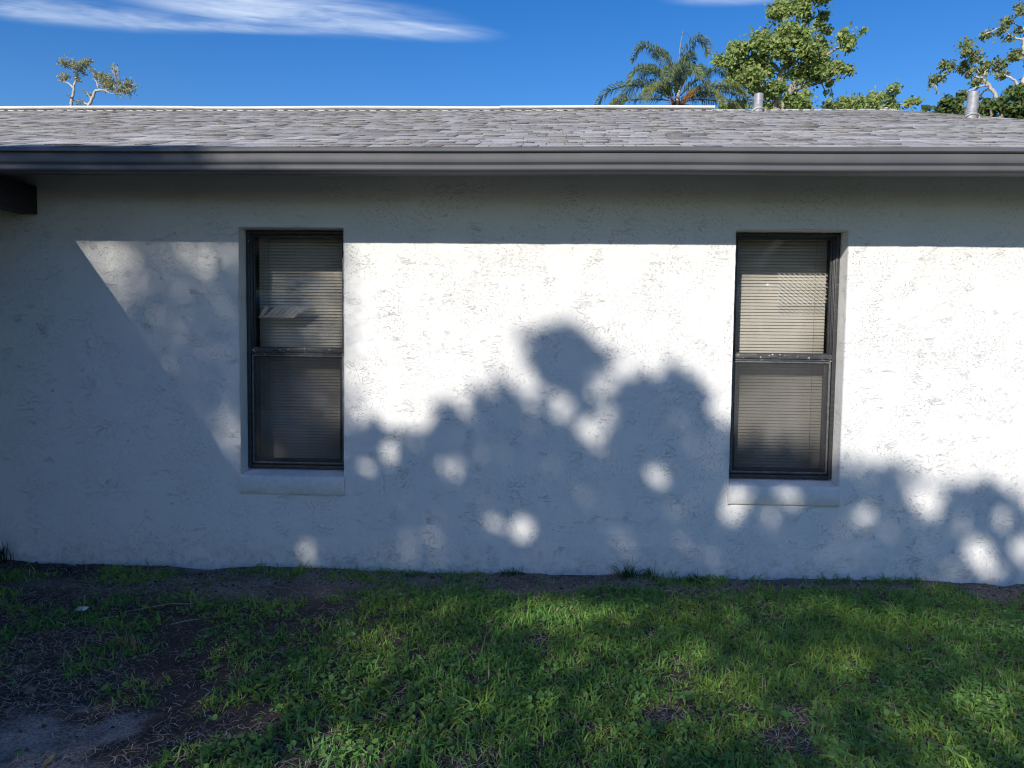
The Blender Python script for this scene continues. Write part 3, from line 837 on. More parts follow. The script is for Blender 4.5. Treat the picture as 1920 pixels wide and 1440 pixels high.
# ---- right tall tree with pale branches
RT = [(430,550,60,0,.7),(400,640,80),(340,690,75),(230,800,80),(180,790,45),(150,910,70),(90,960,45),(400,790,80,0,.7),(520,690,75,0,.7),(600,660,75),(480,830,80,0,.7),(640,800,80,0,.7),(730,740,85),(820,750,85),(900,700,85),(960,660,75),(900,820,70),(780,880,60,0,.5),(600,930,65,0,.6),(540,960,55,0,.6),(690,1080,60),(600,1060,65),
      (655,430,50),(720,400,55),(800,360,75),(870,290,60),(870,370,60),(960,430,60,0,.5),(880,495,45),(960,160,55,0,.6),(1020,180,65,0,.6),(1060,140,60,0,.6),(1050,250,50,0,.5),(1110,480,60),(1130,620,80),(1150,760,80),(1200,300,90),(1230,520,100),(1280,700,110)]
RL = [[(900,1900,.22),(950,1340,.14),(1000,1150,.12),(1040,1000,.105),(1078,880,.10),(1078,760,.095),(1045,640,.08),(1035,520,.07),(1035,340,.045),(1045,180,.015)],
      [(890,1500,.09),(840,1290,.07),(760,1100,.055),(690,980,.05),(620,920,.04),(500,870,.02),(330,800,.008)],[(690,985,.03),(560,1000,.022),(410,1080,.015),(250,1150,.006)],
      [(1020,1010,.045),(950,930,.035),(850,880,.025),(730,870,.012)],[(1040,510,.03),(950,500,.025),(860,450,.015),(760,380,.008)],[(1045,580,.03),(1080,500,.025),(1200,330,.012)],
      [(1035,430,.03),(960,370,.018),(880,320,.008)],[(620,920,.025),(640,840,.02),(720,760,.008)],[(500,870,.02),(430,720,.012),(420,580,.006)],[(620,920,.02),(560,820,.012),(540,720,.006)],[(1078,760,.05),(1180,650,.03),(1280,560,.012)]]
OLIVE = [(.260,.330,.120),(.310,.350,.145),(.200,.270,.105),(.370,.350,.180),(.14,.20,.085)]
make_tree('branching_tree', 'tall open tree with pale bare branches at the right edge', 'tree', (13.025, 18.0, 7.897), .015948 / 6, (950, 1332),
          RT, RL, .125, OLIVE, [.3, .25, .2, .1, .15], 2700, MAT['bark_pale'], .6, 6)
# ---- dense bushy tree under it
make_tree('bushy_tree', 'dense dark green bushy tree low behind the right roof pipe', 'tree', (11.003, 15.0, 7.071), .013865 / 6, (800, 1332),
          [(40,1205,40),(160,1225,90),(280,1190,95),(380,1170,90),(430,1070,60),(630,1220,90),(720,1200,90),(850,1150,80),(900,1080,80),(980,1050,85),(1050,1010,70),(900,1250,120),(1050,1200,140),(760,1280,80),(1050,1320,100),(500,1260,100),(200,1320,140),(450,1380,160),(700,1400,170),(950,1400,170),(1130,1080,110),(1200,1250,150)],
          [[(700,2300,.15),(720,1500,.10),(850,1250,.05),(1000,1080,.02)],[(720,1500,.07),(400,1280,.03),(200,1220,.012)],[(720,1500,.06),(700,1220,.02)]],
          .13, [(.12,.185,.055),(.16,.235,.07),(.21,.25,.08),(.085,.135,.05)], [.35, .3, .15, .2], 4500, MAT['bark'], .5, 3)
# ---- thin pale tree on the left
LT = [(450,330,75),(540,330,60),(680,350,75),(800,300,65),(870,250,45),(720,410,65),(360,540,65,0,.6),(420,500,55,0,.6),(640,560,50,0,.6),(500,900,55,0,.4),(930,430,55,0,.6),(1000,500,65,0,.6),(1100,520,75,0,.8),(1200,560,85),(1180,650,80,0,.7),(1080,650,60,0,.5),(1300,700,80,0,.7),(1450,640,85),(1560,630,65),(1400,790,75,0,.7),(1540,800,65,0,.6),(1300,390,45,0,.4),(1350,350,30,0,.4),(1690,755,35,0,.4),(850,850,45,0,.4),(640,980,60,0,.5),(720,1010,60,0,.5)]
_j = np.random.default_rng(3)
LT = LT + [(a + _j.normal() * 55, b + _j.normal() * 40, c * .8, 0, .5) for a, b, c, *_q in LT for _k in range(2) if b < 860]
LTL = [[(515,2300,.12),(515,1040,.07),(545,870,.062),(570,740,.055),(605,570,.04),(645,430,.035),(600,320,.012)],[(570,740,.05),(480,640,.035),(310,590,.010)],
       [(700,1900,.10),(840,1040,.075),(910,900,.065),(980,770,.055),(1150,770,.04),(1280,830,.02),(1520,800,.010)],[(840,1030,.05),(780,1000,.04),(690,970,.012)],[(640,440,.03),(750,380,.02),(880,260,.008)],
       [(1060,770,.04),(1000,620,.03),(930,440,.01)],[(1150,770,.03),(1300,680,.02),(1550,630,.01)],[(910,900,.03),(860,880,.02),(800,780,.008)]]
make_tree('thin_tree', 'sparse thin tree with pale forked trunk at the upper left', 'tree', (-22.165, 30.0, 11.879), .024281 / 9.6, (515, 1037),
          [(a, b, c * 1.3) + tuple(q) for a, b, c, *q in LT], LTL, .09, [(.40,.42,.20),(.34,.38,.19),(.46,.42,.26),(.24,.28,.16)], [.35, .3, .2, .15], 2600, MAT['bark_pale'], .8, 7, .5)

# ---- palm
def palm():
    k = .016642 / 6; bx, by, bz = 3.673, 19.0, 8.545; rx, ry = 1000, 1197
    t = empty('palm_tree', (bx, by, 0)); tag(t, 'feathery palm with drooping fronds and orange flower stalks behind the ridge', 'palm tree')
    w = lambda x, y, dy: np.array([(x - rx) * k, dy, bz + (ry - y) * k])
    mb = MB(); mb.tube([(0, 0, -.2), (.05, 0, 3), (.0, 0, bz - .5), (.02, 0, bz + .15)], [.20, .17, .16, .13], 12); mb.build('trunk', MAT['bark'], t, True)
    mb = MB(); mb.tube([w(1010, 1190, 0), w(1025, 1080, -.05), w(1048, 980, -.05)], [.06, .05, .03], 8); mb.build('crown_shaft', MAT['bark_pale'], t, True)
    fr = [([(970,1080),(900,850),(820,660),(700,560),(600,560),(525,690)], .1, 1.0, 0), ([(1020,1050),(1060,800),(1120,610),(1220,500),(1300,540),(1325,650)], -.1, 1.0, 0),
          ([(950,1090),(860,930),(740,840),(600,830),(520,900),(480,1010)], -.6, .9, 0), ([(930,1110),(780,1020),(600,960),(400,970),(220,1050),(130,1210)], .2, 1.0, 0),
          ([(1050,1080),(1150,970),(1250,890),(1360,810),(1470,760),(1560,800)], .5, 1.0, 0), ([(1060,1110),(1200,1030),(1350,1005),(1520,1010),(1620,1040),(1700,1120)], -.5, .9, 1),
          ([(960,1120),(880,1040),(800,1010),(720,1050),(680,1120),(655,1230)], -1.0, .8, 1), ([(1080,1130),(1180,1080),(1280,1070),(1380,1100),(1430,1170),(1450,1260)], -.8, .8, 1),
          ([(990,1050),(970,850),(930,700),(880,600),(830,560),(780,590)], .6, .9, 0), ([(1000,1090),(985,950),(950,870),(910,880),(870,960),(850,1080)], -1.3, .8, 0),
          ([(930,1130),(760,1120),(560,1130),(400,1160),(320,1190),(250,1270)], -.4, .7, 1), ([(1090,1120),(1300,1060),(1500,1030),(1680,1060),(1800,1120),(1880,1240)], .3, .9, 1),
          ([(1030,1060),(1100,900),(1180,800),(1260,740),(1340,760),(1400,850)], .9, .9, 0), ([(1010,1040),(1030,850),(1080,700),(1150,600),(1200,580),(1230,640)], 1.0, .9, 0),
          ([(1000,1080),(1020,930),(1060,850),(1120,850),(1160,930),(1180,1040)], -1.2, .8, 0), ([(940,1100),(840,980),(700,920),(560,930),(450,1010),(400,1130)], .9, .9, 0),
          ([(1070,1130),(1250,1120),(1420,1130),(1560,1160),(1650,1210),(1700,1290)], .1, .8, 1), ([(960,1090),(900,960),(830,800),(760,720),(690,720),(630,800)], 1.2, .8, 0)]
    for pts, dy, dens_, yel in fr:
        P = np.array([w(x, y, dy * (i / 5) ** 1.2) for i, (x, y) in enumerate(pts)])
        # Catmull-Rom
        n = 46; ts = np.linspace(0, len(P) - 1.001, n); Q = []
        for tt in ts:
            i = int(tt); f = tt - i
            p0, p1, p2, p3 = P[max(i - 1, 0)], P[i], P[min(i + 1, len(P) - 1)], P[min(i + 2, len(P) - 1)]
            Q.append(.5 * (2 * p1 + (p2 - p0) * f + (2 * p0 - 5 * p1 + 4 * p2 - p3) * f * f + (-p0 + 3 * p1 - 3 * p2 + p3) * f ** 3))
        Q = np.array(Q)
        mb = MB(); cr = (.26, .26, .10) if yel else (.20, .25, .11)
        mb.tube(Q[::3], list(np.linspace(.022, .004, len(Q[::3]))), 5, cr)
        V = []; F = []; C = []
        for i in range(4, n):
            T = Q[min(i + 1, n - 1)] - Q[max(i - 1, 0)]; T /= np.linalg.norm(T) + 1e-9
            S = np.cross(T, np.array([0, .25, 1.0])); S /= np.linalg.norm(S) + 1e-9
            U = np.cross(S, T)
            u_ = i / (n - 1)
            for rep in range(3):
                org = Q[i] + T * rng.uniform(-.04, .04)
                for sd in (-1, 1):
                    L = .46 * (math.sin(math.pi * min(.12 + u_ * .86, 1)) ** .55) * rng.uniform(.75, 1.12)
                    a = rng.uniform(.1, .75)
                    d0 = S * sd * .75 + T * .55 + U * a * .7 + rng.normal(size=3) * .12; d0 /= np.linalg.norm(d0)
                    d1 = d0 * .55 + np.array([0, 0, -.9]) + rng.normal(size=3) * .1; d1 /= np.linalg.norm(d1)
                    m_ = org + d0 * L * .5; e_ = m_ + d1 * L * .55
                    wv = np.cross(d0, rng.normal(size=3)); wv /= np.linalg.norm(wv) + 1e-9; wv *= .011
                    b0 = len(V); V += [org - wv * .5, org + wv * .5, m_ + wv, m_ - wv, e_]
                    F += [(b0, b0 + 1, b0 + 2), (b0, b0 + 2, b0 + 3), (b0 + 3, b0 + 2, b0 + 4)]
                    c = np.array((.34, .37, .13) if yel and rng.random() < .7 else ((.21, .29, .145) if rng.random() < .6 else (.31, .37, .19))) * rng.uniform(.75, 1.25)
                    C += [c] * 5
        nv = len(mb.v); mb.v += [tuple(x) for x in V]; mb.f[3] += [[a + nv for a in f] for f in F]; mb.c += [tuple(c) for c in C]
        mb.build('frond', MAT['leaf'], t)
    mb = MB(); mb.tube([w(1010, 1040, 0), w(1020, 800, 0), w(1030, 600, 0), w(1045, 470, 0), w(1062, 380, 0)], [.03, .024, .018, .012, .004], 6, (.42, .46, .42))
    mb.tube([w(1045, 440, 0), w(1075, 412, 0), w(1110, 425, 0), w(1140, 480, 0)], [.010, .009, .006, .003], 5, (.15, .2, .1))
    mb.build('spear_leaf', MAT['leaf'], t)
    for (x0, y0, x1, y1) in ((1060, 1190, 1150, 1090), (990, 1195, 930, 1150), (1040, 1200, 1080, 1150)):
        mb = MB()
        for _ in range(26):
            e_ = w(x1 + rng.normal() * 28, y1 + rng.normal() * 28, -.35 + rng.normal() * .12); s_ = w(x0, y0, -.15)
            mb.tube([s_, (s_ + e_) / 2 + rng.normal(size=3) * .03, e_], [.008, .009, .006], 4, tuple(np.array((.46, .26, .10)) * rng.uniform(.7, 1.2)))
        mb.build('flower_stalk', MAT['leaf'], t)
palm()

# ------------------------------------------------------------------ shade trees behind the viewer
# M(x', z'): how much sun reaches the plane of the wall; leaves grow where the crowns stop it
OUT = [(-1.42, -4.5), (-1.42, .84), (-1.34, .88), (-1.19, .98), (-1.06, .88), (-.91, .92), (-.78, .99), (-.7, 1.05), (-.59, 1.1), (-.5, 1.19), (-.39, 1.16), (-.31, 1.26), (-.22, 1.19), (-.12, 1.13), (-.04, 1.17), (.06, 1.12), (.13, 1.15), (.03, 1.22), (-.15, 1.28), (-.17, 1.48), (-.06, 1.59), (.12, 1.61), (.27, 1.58), (.40, 1.44), (.41, 1.33), (.30, 1.29), (.25, 1.21), (.28, 1.1), (.36, 1.17), (.49, 1.23), (.62, 1.32), (.73, 1.33), (.89, 1.39), (.99, 1.29), (1.04, 1.14), (1.17, 1.02),
       (1.33, 1.01), (1.53, 1.04), (1.7, .91), (1.86, .72), (2.07, .80), (2.24, .73), (2.33, .58), (2.42, .51), (2.5, .6), (2.68, .65), (2.87, .62), (3.01, .53), (3.3, .5), (3.8, .8), (4.6, .7), (7, .9), (7, -4.5)]
SPOTS = [(-.17, .31, .100, 1.0), (-.36, .34, .08, .55), (-.64, .72, .08, .6), (-.43, .78, .06, .5), (-1.05, .79, .085, .65), (-.89, .86, .06, .6), (.68, .70, .085, .75), (.75, .66, .07, .5), (.37, 1.06, .085, .95), (.03, 1.125, .05, .45), (.09, 1.10, .075, .75), (.16, 1.045, .055, .55), (.22, 1.03, .05, .5), (.265, .965, .09, .85), (.325, .90, .07, .7), (.385, .84, .06, .35), (.20, .93, .04, .3), (-.12, .98, .06, .35), (-.49, 1.06, .06, .5), (1.24, .55, .10, .95), (1.19, .45, .08, .6), (1.55, .56, .08, .5), (1.42, .42, .07, .4), (2.73, .21, .13, .95), (2.83, .14, .10, .7), (3.02, .25, .10, .9), (2.42, .48, .09, .8), (2.37, .56, .09, .9), (2.02, .43, .08, .45), (1.89, .38, .07, .35), (.94, .51, .06, .3), (.80, .44, .06, .25), (.08, 1.36, .055, .28), (.68, 1.18, .06, .35), (1.06, .90, .07, .35), (2.88, .45, .07, .4), (.85, 1.05, .06, .3), (-.05, .20, .06, .3),
         (.2, -.40, .15, .8), (.40, -.39, .16, .95), (.56, -.36, .13, .95), (.44, -.48, .11, .9), (1.2, -.67, .12, .75), (2.53, -.90, .17, .95), (2.38, -.96, .11, .7), (.06, -1.2, .12, .9), (.22, -1.21, .13, .9), (-.32, -.55, .05, .3), (1.75, -1.02, .06, .4), (1.3, -1.05, .06, .35), (3.3, -.85, .08, .6), (-1.3, -.30, .05, .3)]
_sr = np.random.default_rng(23)
for _ in range(20):
    SPOTS.append((_sr.uniform(-1.3, 3.4), _sr.uniform(.05, 1.0), _sr.uniform(.045, .085), _sr.uniform(.05, .20)))
def in_poly(x, z, poly):
    r = np.zeros(len(x), bool); j = len(poly) - 1
    for i in range(len(poly)):
        xi, zi = poly[i]; xj, zj = poly[j]
        c = ((zi > z) != (zj > z)) & (x < (xj - xi) * (z - zi) / (zj - zi + 1e-12) + xi); r ^= c; j = i
    return r
def gs(x, z, cx, cz, rx, rz): return np.exp(-((x - cx) / rx) ** 2 - ((z - cz) / rz) ** 2)
def sun_through(x, z):
    n = fbm(x * 4.5 + 3, z * 4.5 + 8, 3)
    wx_ = x + (fbm(x * 9 + 80, z * 9 + 2, 3) - .5) * .20; wz_ = z + (fbm(x * 9 + 8, z * 9 + 44, 3) - .5) * .24
    lawn = smooth(-.12, -.35, z) * (.20 + .80 * smooth(-1.1, -.3, x))
    T = np.where(in_poly(wx_, wz_, OUT), 0.012 + 0.07 * smooth(.52, .75, n) + lawn * (.25 + .06 * smooth(.45, .75, n)), 1.0)
    fx = x + (fbm(x * 7 + 31, z * 7 + 62, 3) - .5) * .42; fz = z - .03 + (fbm(x * 7 + 18, z * 7 + 94, 3) - .5) * .42
    T = np.where((T > .9) & in_poly(fx, fz, OUT), .52, T)
    for (a, b, r, s) in SPOTS:
        T = np.maximum(T, min(1.0, s * 1.15) * smooth(1.3, .7, np.hypot((x - a) * (1 + .25 * math.sin(a * 40)), (z - b) * (1 + .25 * math.cos(b * 37))) / (r * .76) + (n - .5) * .9))
    t_ = np.clip(((x - .10) * .15 + (z - 1.36) * -.26) / (.15 ** 2 + .26 ** 2), 0, 1)
    T = np.where(np.hypot(x - .10 - .15 * t_, z - 1.36 + .26 * t_) + (n - .5) * .06 < .062, np.minimum(T, .03), T)
    # left part, seen past the patio cover
    TL_ = 0.035 + 0.05 * smooth(1.2, 1.7, z) + 0.07 * (n - .5)
    TL_ = np.maximum(TL_, .46 * gs(x, z, -2.94, 1.98, .26, .30)); TL_ = np.maximum(TL_, .45 * gs(x, z, -2.25, 2.10, .32, .13))
    TL_ = np.maximum(TL_, .07 * gs(x, z, -2.1, 1.5, .25, .5)); TL_ = np.maximum(TL_, .30 * gs(x, z, -2.12, .88, .22, .20))
    TL_ = np.where(z < .62, .012 + .6 * gs(x, z, -1.60, .10, .035, .08), TL_)
    up = .42 * smooth(-1.95, -1.6, x) * smooth(.95, 1.2, z); TL_ = np.maximum(TL_, up)
    dark_top = smooth(2.14, 2.20, z); TL_ = TL_ * (1 - dark_top) + dark_top * (.06 + .9 * smooth(-2.1, -1.35, x + (n - .5) * .3))
    TL_ = np.where(z > 2.52 + (n - .5) * .25, 1.0, TL_)
    b = smooth(-1.45, -1.18, x)
    left = x < -1.18
    return np.where(left, np.where(z > .8, TL_ * (1 - b) + b * T, np.minimum(np.maximum(TL_, 0), 1) * (1 - b) + b * T), T)
# candidate leaves: a broad-leaved crown to the right, a fine-leaved one to the left
def crown_points(x0, x1, z0, z1, ls):
    a_leaf = ls * ls * .30 * .93 * .5
    st = math.sqrt(a_leaf / 4.6)
    x, z = (q_.ravel() for q_ in np.meshgrid(np.arange(x0, x1, st), np.arange(z0, z1, st)))
    x = x + rng.uniform(-.5, .5, len(x)) * st; z = z + rng.uniform(-.5, .5, len(x)) * st
    tau = -np.log(np.clip(sun_through(x, z), .007, 1))
    k = rng.random(len(x)) < tau / 4.6
    return x[k], z[k], np.full(int(k.sum()), ls)
parts_ = [crown_points(-1.25, 6.5, -1.9, 2.75, .10), crown_points(-3.75, -1.25, -.35, 2.75, .052), crown_points(-3.75, -1.25, -1.9, -.35, .10)]
cx_, cz_, ls_ = (np.concatenate([p_[i_] for p_ in parts_]) for i_ in range(3))
sdist = 11.6 + (fbm(cx_ * 1.1 + 60, cz_ * 1.1, 3) - .5) * 4.0 + rng.uniform(-.5, .5, len(cx_))
P = np.stack([cx_ - .39 * sdist, -sdist, cz_ + .55 * sdist], -1)
grp = np.where(cx_ < -1.25, 0, np.where(cx_ < 2.6, 1, 2))
labs = ['shade tree behind the viewer throwing its shade by the patio cover', 'shade tree behind the viewer throwing the rounded shade between the windows', 'shade tree behind the viewer throwing its shade right of the right window']
for gi in range(3):
    Q = P[grp == gi]
    ctr = Q.mean(0) + np.array([(-.8, 0, 0), (3.3, 0, 0), (.6, 0, 0)][gi])
    t = empty('shade_tree', (ctr[0], -10.5, 0)); tag(t, labs[gi], 'tree', 'shade trees outside the picture')
    off = np.array([ctr[0], -10.5, 0])
    V, F, C = leaf_cloud(Q - off, ls_[grp == gi], tones_of(len(Q), [(.08, .13, .045), (.10, .15, .05), (.07, .11, .04)]), .2)
    mesh_np('crown', V, F, MAT['leaf'], t, C)
    mb = MB(); top = float(Q[:, 2].max())
    mb.tube([(0, 0, -.2), (.1, .1, 2.0), (0, 0, 3.4), (.1, -.1, top * .72)], [.16, .12, .09, .03], 10)
    for _ in range(16):
        q_ = Q[rng.integers(0, len(Q))] - off; hs_ = rng.uniform(2.8, top * .65)
        mb.tube([(0, 0, hs_), tuple(np.array((0, 0, hs_)) * .45 + q_ * .55 + np.array([0, 0, .2])), tuple(q_)], [.022, .012, .005], 6)
    mb.build('trunk', MAT['bark'], t, True)
# unseen hedge added behind the viewer so the panes mirror something dark
hx = rng.uniform(-22, 16, 16000); hz = rng.uniform(0, 1, 16000) ** .8; top = 3.3 + 1.6 * fbm(hx * .5, hx * 0, 3)
Ph = np.stack([hx, -19 + rng.normal(size=16000) * .5, hz * top], -1)
V, F, C = leaf_cloud(Ph, .26, tones_of(len(Ph), [(.05, .085, .03), (.07, .11, .035), (.04, .065, .025)]), .3)
hd = mesh_np('added_hedge', V, F, MAT['leaf'], None, C); tag(hd, 'tall dark hedge added unseen behind the viewer to darken the pane reflections', 'added_hedge')

# ------------------------------------------------------------------ lawn
def scatter(n, x0, x1, y0, y1, dfun):
    x = rng.uniform(x0, x1, n); y = rng.uniform(y0, y1, n); keep = rng.random(n) < dfun(x, y)
    return x[keep], y[keep]
def blades(px, py, h, w, lean_az, lean, cols):
    n = len(px); z = ground_z(px, py) - .004
    d = np.stack([np.cos(lean_az), np.sin(lean_az), np.zeros(n)], -1)
    s = np.stack([-np.sin(lean_az), np.cos(lean_az), np.zeros(n)], -1) * (w / 2)[:, None]
    tw_ = rng.normal(size=n) * .5
    s[:, 2] += tw_ * w / 2
    B = np.stack([px, py, z], -1)
    up = np.array([0, 0, 1.0])
    l1 = lean * .5; l2 = lean * 1.35
    M1 = B + d * (np.sin(l1) * h * .5)[:, None] + up * (np.cos(l1) * h * .5)[:, None]
    E = M1 + d * (np.sin(l2) * h * .55)[:, None] + up * (np.cos(np.minimum(l2, 1.9)) * h * .55)[:, None]
    V = np.stack([B - s * .7, B + s * .7, M1 + s, M1 - s, E], 1).reshape(-1, 3)
    i = np.arange(n)[:, None] * 5
    F4 = i + np.array([[0, 1, 2, 3]]); F3 = i + np.array([[3, 2, 4]])
    C = np.repeat(cols, 5, axis=0)
    return V, F4, F3, C
def build_grass(px, py, per, name):
    n = len(px)
    nb = rng.integers(per - 2, per + 3, n)
    i = np.repeat(np.arange(n), nb)
    vig = fbm(px * 1.7 + 70, py * 1.7, 3)
    x = px[i] + rng.normal(size=len(i)) * .010; y = py[i] + rng.normal(size=len(i)) * .010
    hh = rng.gamma(6, 1 / 6, len(i)) * (.027 + .032 * vig[i])
    ww = rng.uniform(.0034, .0075, len(i))
    az = rng.uniform(0, 2 * np.pi, len(i)); ln = np.clip(rng.normal(1.1, .35, len(i)), .05, 1.6)
    hue = fbm(px * 2.6 + 20, py * 2.6 + 4, 3)[i] + rng.normal(size=len(i)) * .10
    c1 = np.array([.150, .340, .065]); c2 = np.array([.300, .440, .080]); c3 = np.array([.110, .270, .080])
    f = np.clip((hue - .35) / .35, 0, 1)[:, None]
    cc = c3 * (1 - f) + c2 * f; cc = .5 * cc + .5 * (c1 * (1 - f * .4) + c2 * f * .4)
    dead = rng.random(len(i)) < .05
    cc[dead] = np.array([.38, .32, .20]) * rng.uniform(.6, 1.2, (dead.sum(), 1))
    cc *= rng.uniform(.75, 1.3, (len(i), 1))
    V, F4, F3, C = blades(x, y, hh, ww, az, ln, cc)
    o = mesh_np(name, V, [F4, F3], MAT['grass'], None, C)
    return tag(o, kind='stuff')
px1, py1 = scatter(40000, -4.2, 3.9, -2.75, -.02, lambda x, y: grass_density(x, y) * (.55 + .45 * smooth(-1.0, .3, x)))
px2, py2 = scatter(26000, -6, 6.5, -5.2, -.02, lambda x, y: grass_density(x, y) * .6 * ((x < -4.2) | (x > 3.9) | (y < -2.75)))
o = build_grass(np.concatenate([px1, px2]), np.concatenate([py1, py2]), 6, 'grass'); tag(o, 'short shaded green lawn grass in front of the wall', 'grass', kind='stuff')
# thin scattering of blades over the bare strip
px3, py3 = scatter(11000, -4.2, 3.9, -.9, -.01, lambda x, y: (1 - grass_density(x, y)) * smooth(.5, .66, fbm(x * 4, y * 6 + 33, 3)))
o = build_grass(px3, py3, 4, 'sparse_grass'); tag(o, 'thin scattered grass on the bare strip along the wall', 'grass', kind='stuff')
# broad-leaved weeds
def weed_mat_cloud(n):
    x, y = scatter(n, -4.2, 3.9, -2.8, -.25, lambda x, y: np.clip(grass_density(x, y) + .12, 0, 1) * smooth(.44, .60, fbm(x * 1.9 + 31, y * 1.9 + 77, 3)) * (.35 + .65 * smooth(-1.0, -1.9, y)))
    k = 4; X_ = np.repeat(x, k) + rng.normal(size=len(x) * k) * .013; Y_ = np.repeat(y, k) + rng.normal(size=len(x) * k) * .013
    m_ = len(X_); r = rng.uniform(.006, .0135, m_); z = ground_z(X_, Y_) + rng.uniform(.012, .048, m_)
    nr = rng.normal(size=(m_, 3)) * .38; nr[:, 2] += 1; nr /= np.linalg.norm(nr, axis=1)[:, None]
    a = np.cross(nr, rng.normal(size=(m_, 3))); a /= np.linalg.norm(a, axis=1)[:, None]; b = np.cross(nr, a)
    C0 = np.stack([X_, Y_, z], -1); V = [C0 - nr * (r * .25)[:, None]]
    for q_ in range(6):
        t_ = q_ * math.pi / 3; rr = r * (1.25 if q_ == 0 else 1.0)
        V.append(C0 + (a * math.cos(t_) + b * math.sin(t_)) * rr[:, None])
    V = np.stack(V, 1).reshape(-1, 3); i = np.arange(m_)[:, None] * 7
    F = np.concatenate([i + np.array([[0, 1 + q_, 1 + (q_ + 1) % 6]]) for q_ in range(6)])
    cc = tones_of(m_, [(.12, .27, .07), (.155, .32, .08), (.19, .34, .10), (.09, .21, .065)])
    return V, F, np.repeat(cc, 7, axis=0)
V, F, C = weed_mat_cloud(9000)
o = mesh_np('clover', V, F, MAT['grass'], None, C); tag(o, 'small round leaved weeds spread through the near lawn', 'weeds', kind='stuff')
# dead straw and thatch
def straw(n, name, x0, x1, y0, y1, dfun):
    x, y = scatter(n, x0, x1, y0, y1, dfun); m_ = len(x)
    L = rng.uniform(.015, .075, m_); az = rng.uniform(0, 2 * np.pi, m_); w = rng.uniform(.0014, .0034, m_)
    d = np.stack([np.cos(az), np.sin(az), rng.normal(size=m_) * .12], -1); s = np.stack([-np.sin(az), np.cos(az), np.zeros(m_)], -1) * (w / 2)[:, None]
    B = np.stack([x, y, ground_z(x, y) + rng.uniform(.001, .014, m_)], -1)
    bend = s / (w / 2)[:, None] * (rng.normal(size=m_) * .18 * L)[:, None]
    Mi = B + d * (L * .5)[:, None] + bend; Mi[:, 2] += rng.uniform(0, .010, m_); E = B + d * L[:, None]
    V = np.stack([B - s, B + s, Mi + s, Mi - s, E + s, E - s], 1).reshape(-1, 3); i = np.arange(m_)[:, None] * 6
    F = np.concatenate([i + np.array([[0, 1, 2, 3]]), i + np.array([[3, 2, 4, 5]])])
    cc = tones_of(m_, [(.42, .36, .28), (.33, .28, .22), (.52, .46, .38), (.24, .19, .15)], None, .25)
    o = mesh_np(name, V, F, MAT['straw'], None, np.repeat(cc, 6, axis=0))
    return tag(o, kind='stuff')
o = straw(64000, 'thatch', -4.2, 3.9, -2.8, -.01, lambda x, y: np.clip(.35 + .75 * (1 - grass_density(x, y)), 0, 1) * (.25 + .75 * smooth(.40, .62, fbm(x * 2.7 + 5, y * 2.7 + 50, 3))) * (1 - .45 * sand_amount(x, y)))
tag(o, 'dry thatch and clippings over the bare soil', 'thatch', kind='stuff')
# pebbles and crumbs of soil
def pebbles(n):
    x, y = scatter(n, -4.2, 3.9, -2.6, -.005, lambda x, y: np.clip(1.1 - grass_density(x, y), 0, 1) * (smooth(.55, .0, -y) * .8 + .2))
    m_ = len(x); r = rng.gamma(1.6, .0024, m_) + .0012
    O = np.array([(1, 0, 0), (0, 1, 0), (-1, 0, 0), (0, -1, 0), (0, 0, .7), (0, 0, -.7)], float)
    V = np.stack([x, y, ground_z(x, y)], -1)[:, None, :] + O[None] * r[:, None, None] * rng.uniform(.6, 1.3, (m_, 6, 1)); V[:, :, 2] += r[:, None] * .3
    T = np.array([(0, 1, 4), (1, 2, 4), (2, 3, 4), (3, 0, 4), (1, 0, 5), (2, 1, 5), (3, 2, 5), (0, 3, 5)])
    F = (np.arange(m_)[:, None, None] * 6 + T[None]).reshape(-1, 3)
    cc = tones_of(m_, [(.09, .075, .065), (.06, .05, .042), (.30, .28, .25), (.16, .14, .12)], [.42, .38, .06, .14])
    return tag(mesh_np('pebbles', V.reshape(-1, 3), F, MAT['pebble'], None, np.repeat(cc, 6, axis=0)), kind='stuff')
o = pebbles(22000); tag(o, 'crumbs of soil and small pebbles along the wall', 'pebbles', kind='stuff')

# single small things lying about
def gz(x, y): return float(ground_z(np.array([x]), np.array([y]))[0])
def tuft(name, x, y, n, hgt, label, group=None, dead=0.1, dark=False, spread=.035):
    m_ = n; px = rng.normal(size=m_) * spread; py = -np.abs(rng.normal(size=m_)) * spread * .5 - .01
    cc = tones_of(m_, [(.05, .13, .03), (.08, .17, .04), (.035, .09, .03)] if not dark else [(.02, .03, .02), (.03, .05, .02)], None, .25)
    dd = rng.random(m_) < dead; cc[dd] = (.34, .28, .16)
    V, F4, F3, C = blades(px + x, py + y, rng.gamma(8, hgt / 8, m_), rng.uniform(.003, .007, m_), rng.uniform(0, 2 * np.pi, m_), np.clip(rng.normal(.6, .35, m_), .05, 1.4), cc)
    t = mesh_np(name, V - np.array([x, y, gz(x, y)]), [F4, F3], MAT['grass'], None, C, False, (x, y, gz(x, y)))
    return tag(t, label, 'grass tuft', group)
tuft('grass_tuft', .52, -.05, 90, .085, 'bright green grass tuft against the wall midway between the windows', 'tufts along the wall')
tuft('grass_tuft', .66, -.02, 40, .060, 'small dark green tuft just right of the bright one at the wall', 'tufts along the wall', .05, False, .03)
tuft('grass_tuft', -.23, -.03, 60, .050, 'low wide green tuft at the wall foot near the middle', 'tufts along the wall', .1, False, .04)
tuft('grass_tuft', .95, -.07, 90, .070, 'green tuft near the wall just left of the right window', 'tufts along the wall', .1, False, .04)
tuft('straw_tuft', -2.07, -1.33, 40, .095, 'upright tuft of dry yellow grass in the shaded left lawn', None, .75)
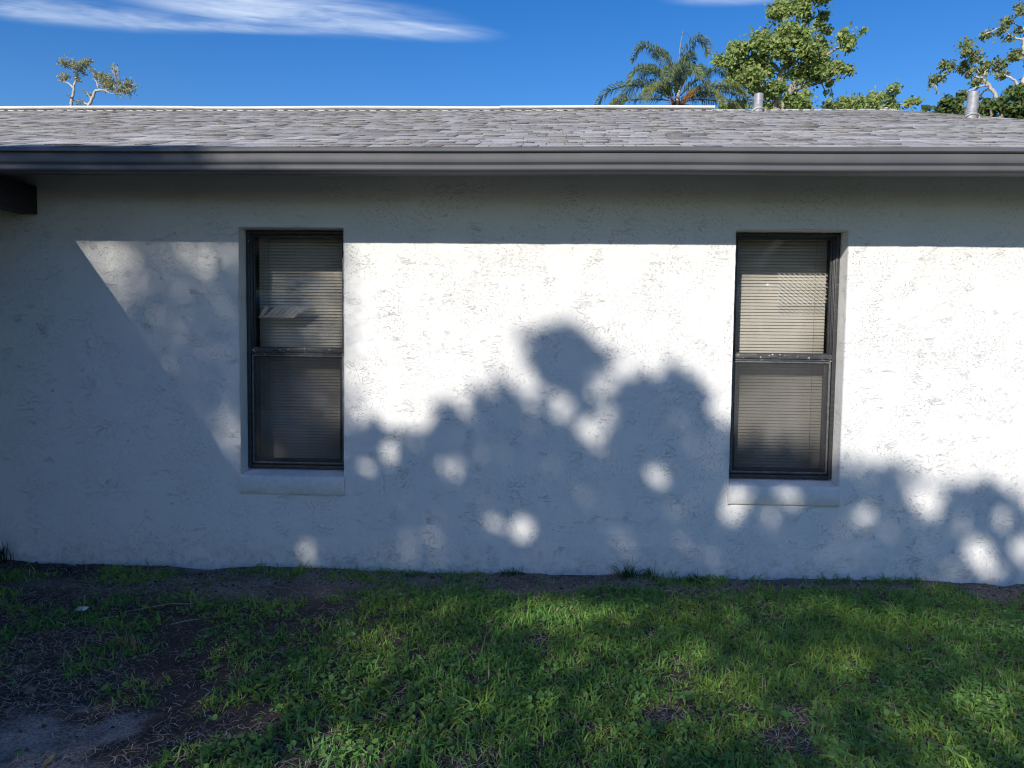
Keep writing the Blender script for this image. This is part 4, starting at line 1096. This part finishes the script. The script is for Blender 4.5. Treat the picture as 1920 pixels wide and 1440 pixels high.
tuft('dark_weed', -3.69, -.03, 60, .14, 'dark weed growing at the wall in the left corner', None, 0, True, .05)
def twig(pts, r, label):
    x, y = pts[0]
    mb = MB(); mb.tube([(a - x, b - y, gz(a, b) - gz(x, y) + .012) for a, b in pts], [r] * (len(pts) - 1) + [r * .5], 5)
    return tag(mb.build('twig', MAT['twig'], None, True, loc=(x, y, gz(x, y))), label, 'twig', 'dry stalks on the ground')
MAT['twig'] = plain('dry_stalk', (.40, .34, .26), (.52, .46, .36), 40, .8)
twig([(-2.60, -1.05), (-2.52, -.96), (-2.44, -.92), (-2.38, -.91)], .0030, 'bent dry stalk lying left of the bare soil patch below the paper scrap')
twig([(-2.38, -.83), (-2.26, -.75), (-2.16, -.72), (-2.05, -.71)], .0026, 'long thin dry stalk lying on bare soil beneath the left window side')
twig([(-2.02, -1.02), (-1.96, -.98), (-1.90, -.96)], .0028, 'short dry stalk in the grass left of the left window')
mb = MB(); mb.add([(-.034, -.014, .022), (.030, -.018, .024), (.034, .016, .034), (-.028, .020, .034), (-.034, -.014, .0195), (.030, -.018, .0215), (.034, .016, .0315), (-.028, .020, .0315)],
                  [(0, 1, 2, 3), (7, 6, 5, 4), (0, 4, 5, 1), (1, 5, 6, 2), (2, 6, 7, 3), (3, 7, 4, 0)])
MAT['paper'] = plain('paper', (.70, .71, .72), (.8, .8, .8), 30, .7)
tag(mb.build('paper_scrap', MAT['paper'], None, loc=(-2.62, -.85, gz(-2.62, -.85))), 'small white scrap of paper on the shaded soil at left', 'litter')
mb = MB(); mb.add([(0, -.030, .008), (.016, -.002, .016), (.004, .040, .022), (-.014, .006, .014), (0, 0, .008)], [(0, 1, 4), (1, 2, 4), (2, 3, 4), (3, 0, 4)])
MAT['dryleaf'] = plain('dry_leaf', (.36, .28, .10), (.46, .36, .16), 60, .7)
tag(mb.build('dry_leaf', MAT['dryleaf'], None, loc=(-1.80, -2.36, gz(-1.80, -2.36))), 'single yellowed leaf on the sandy patch at lower left', 'leaf')
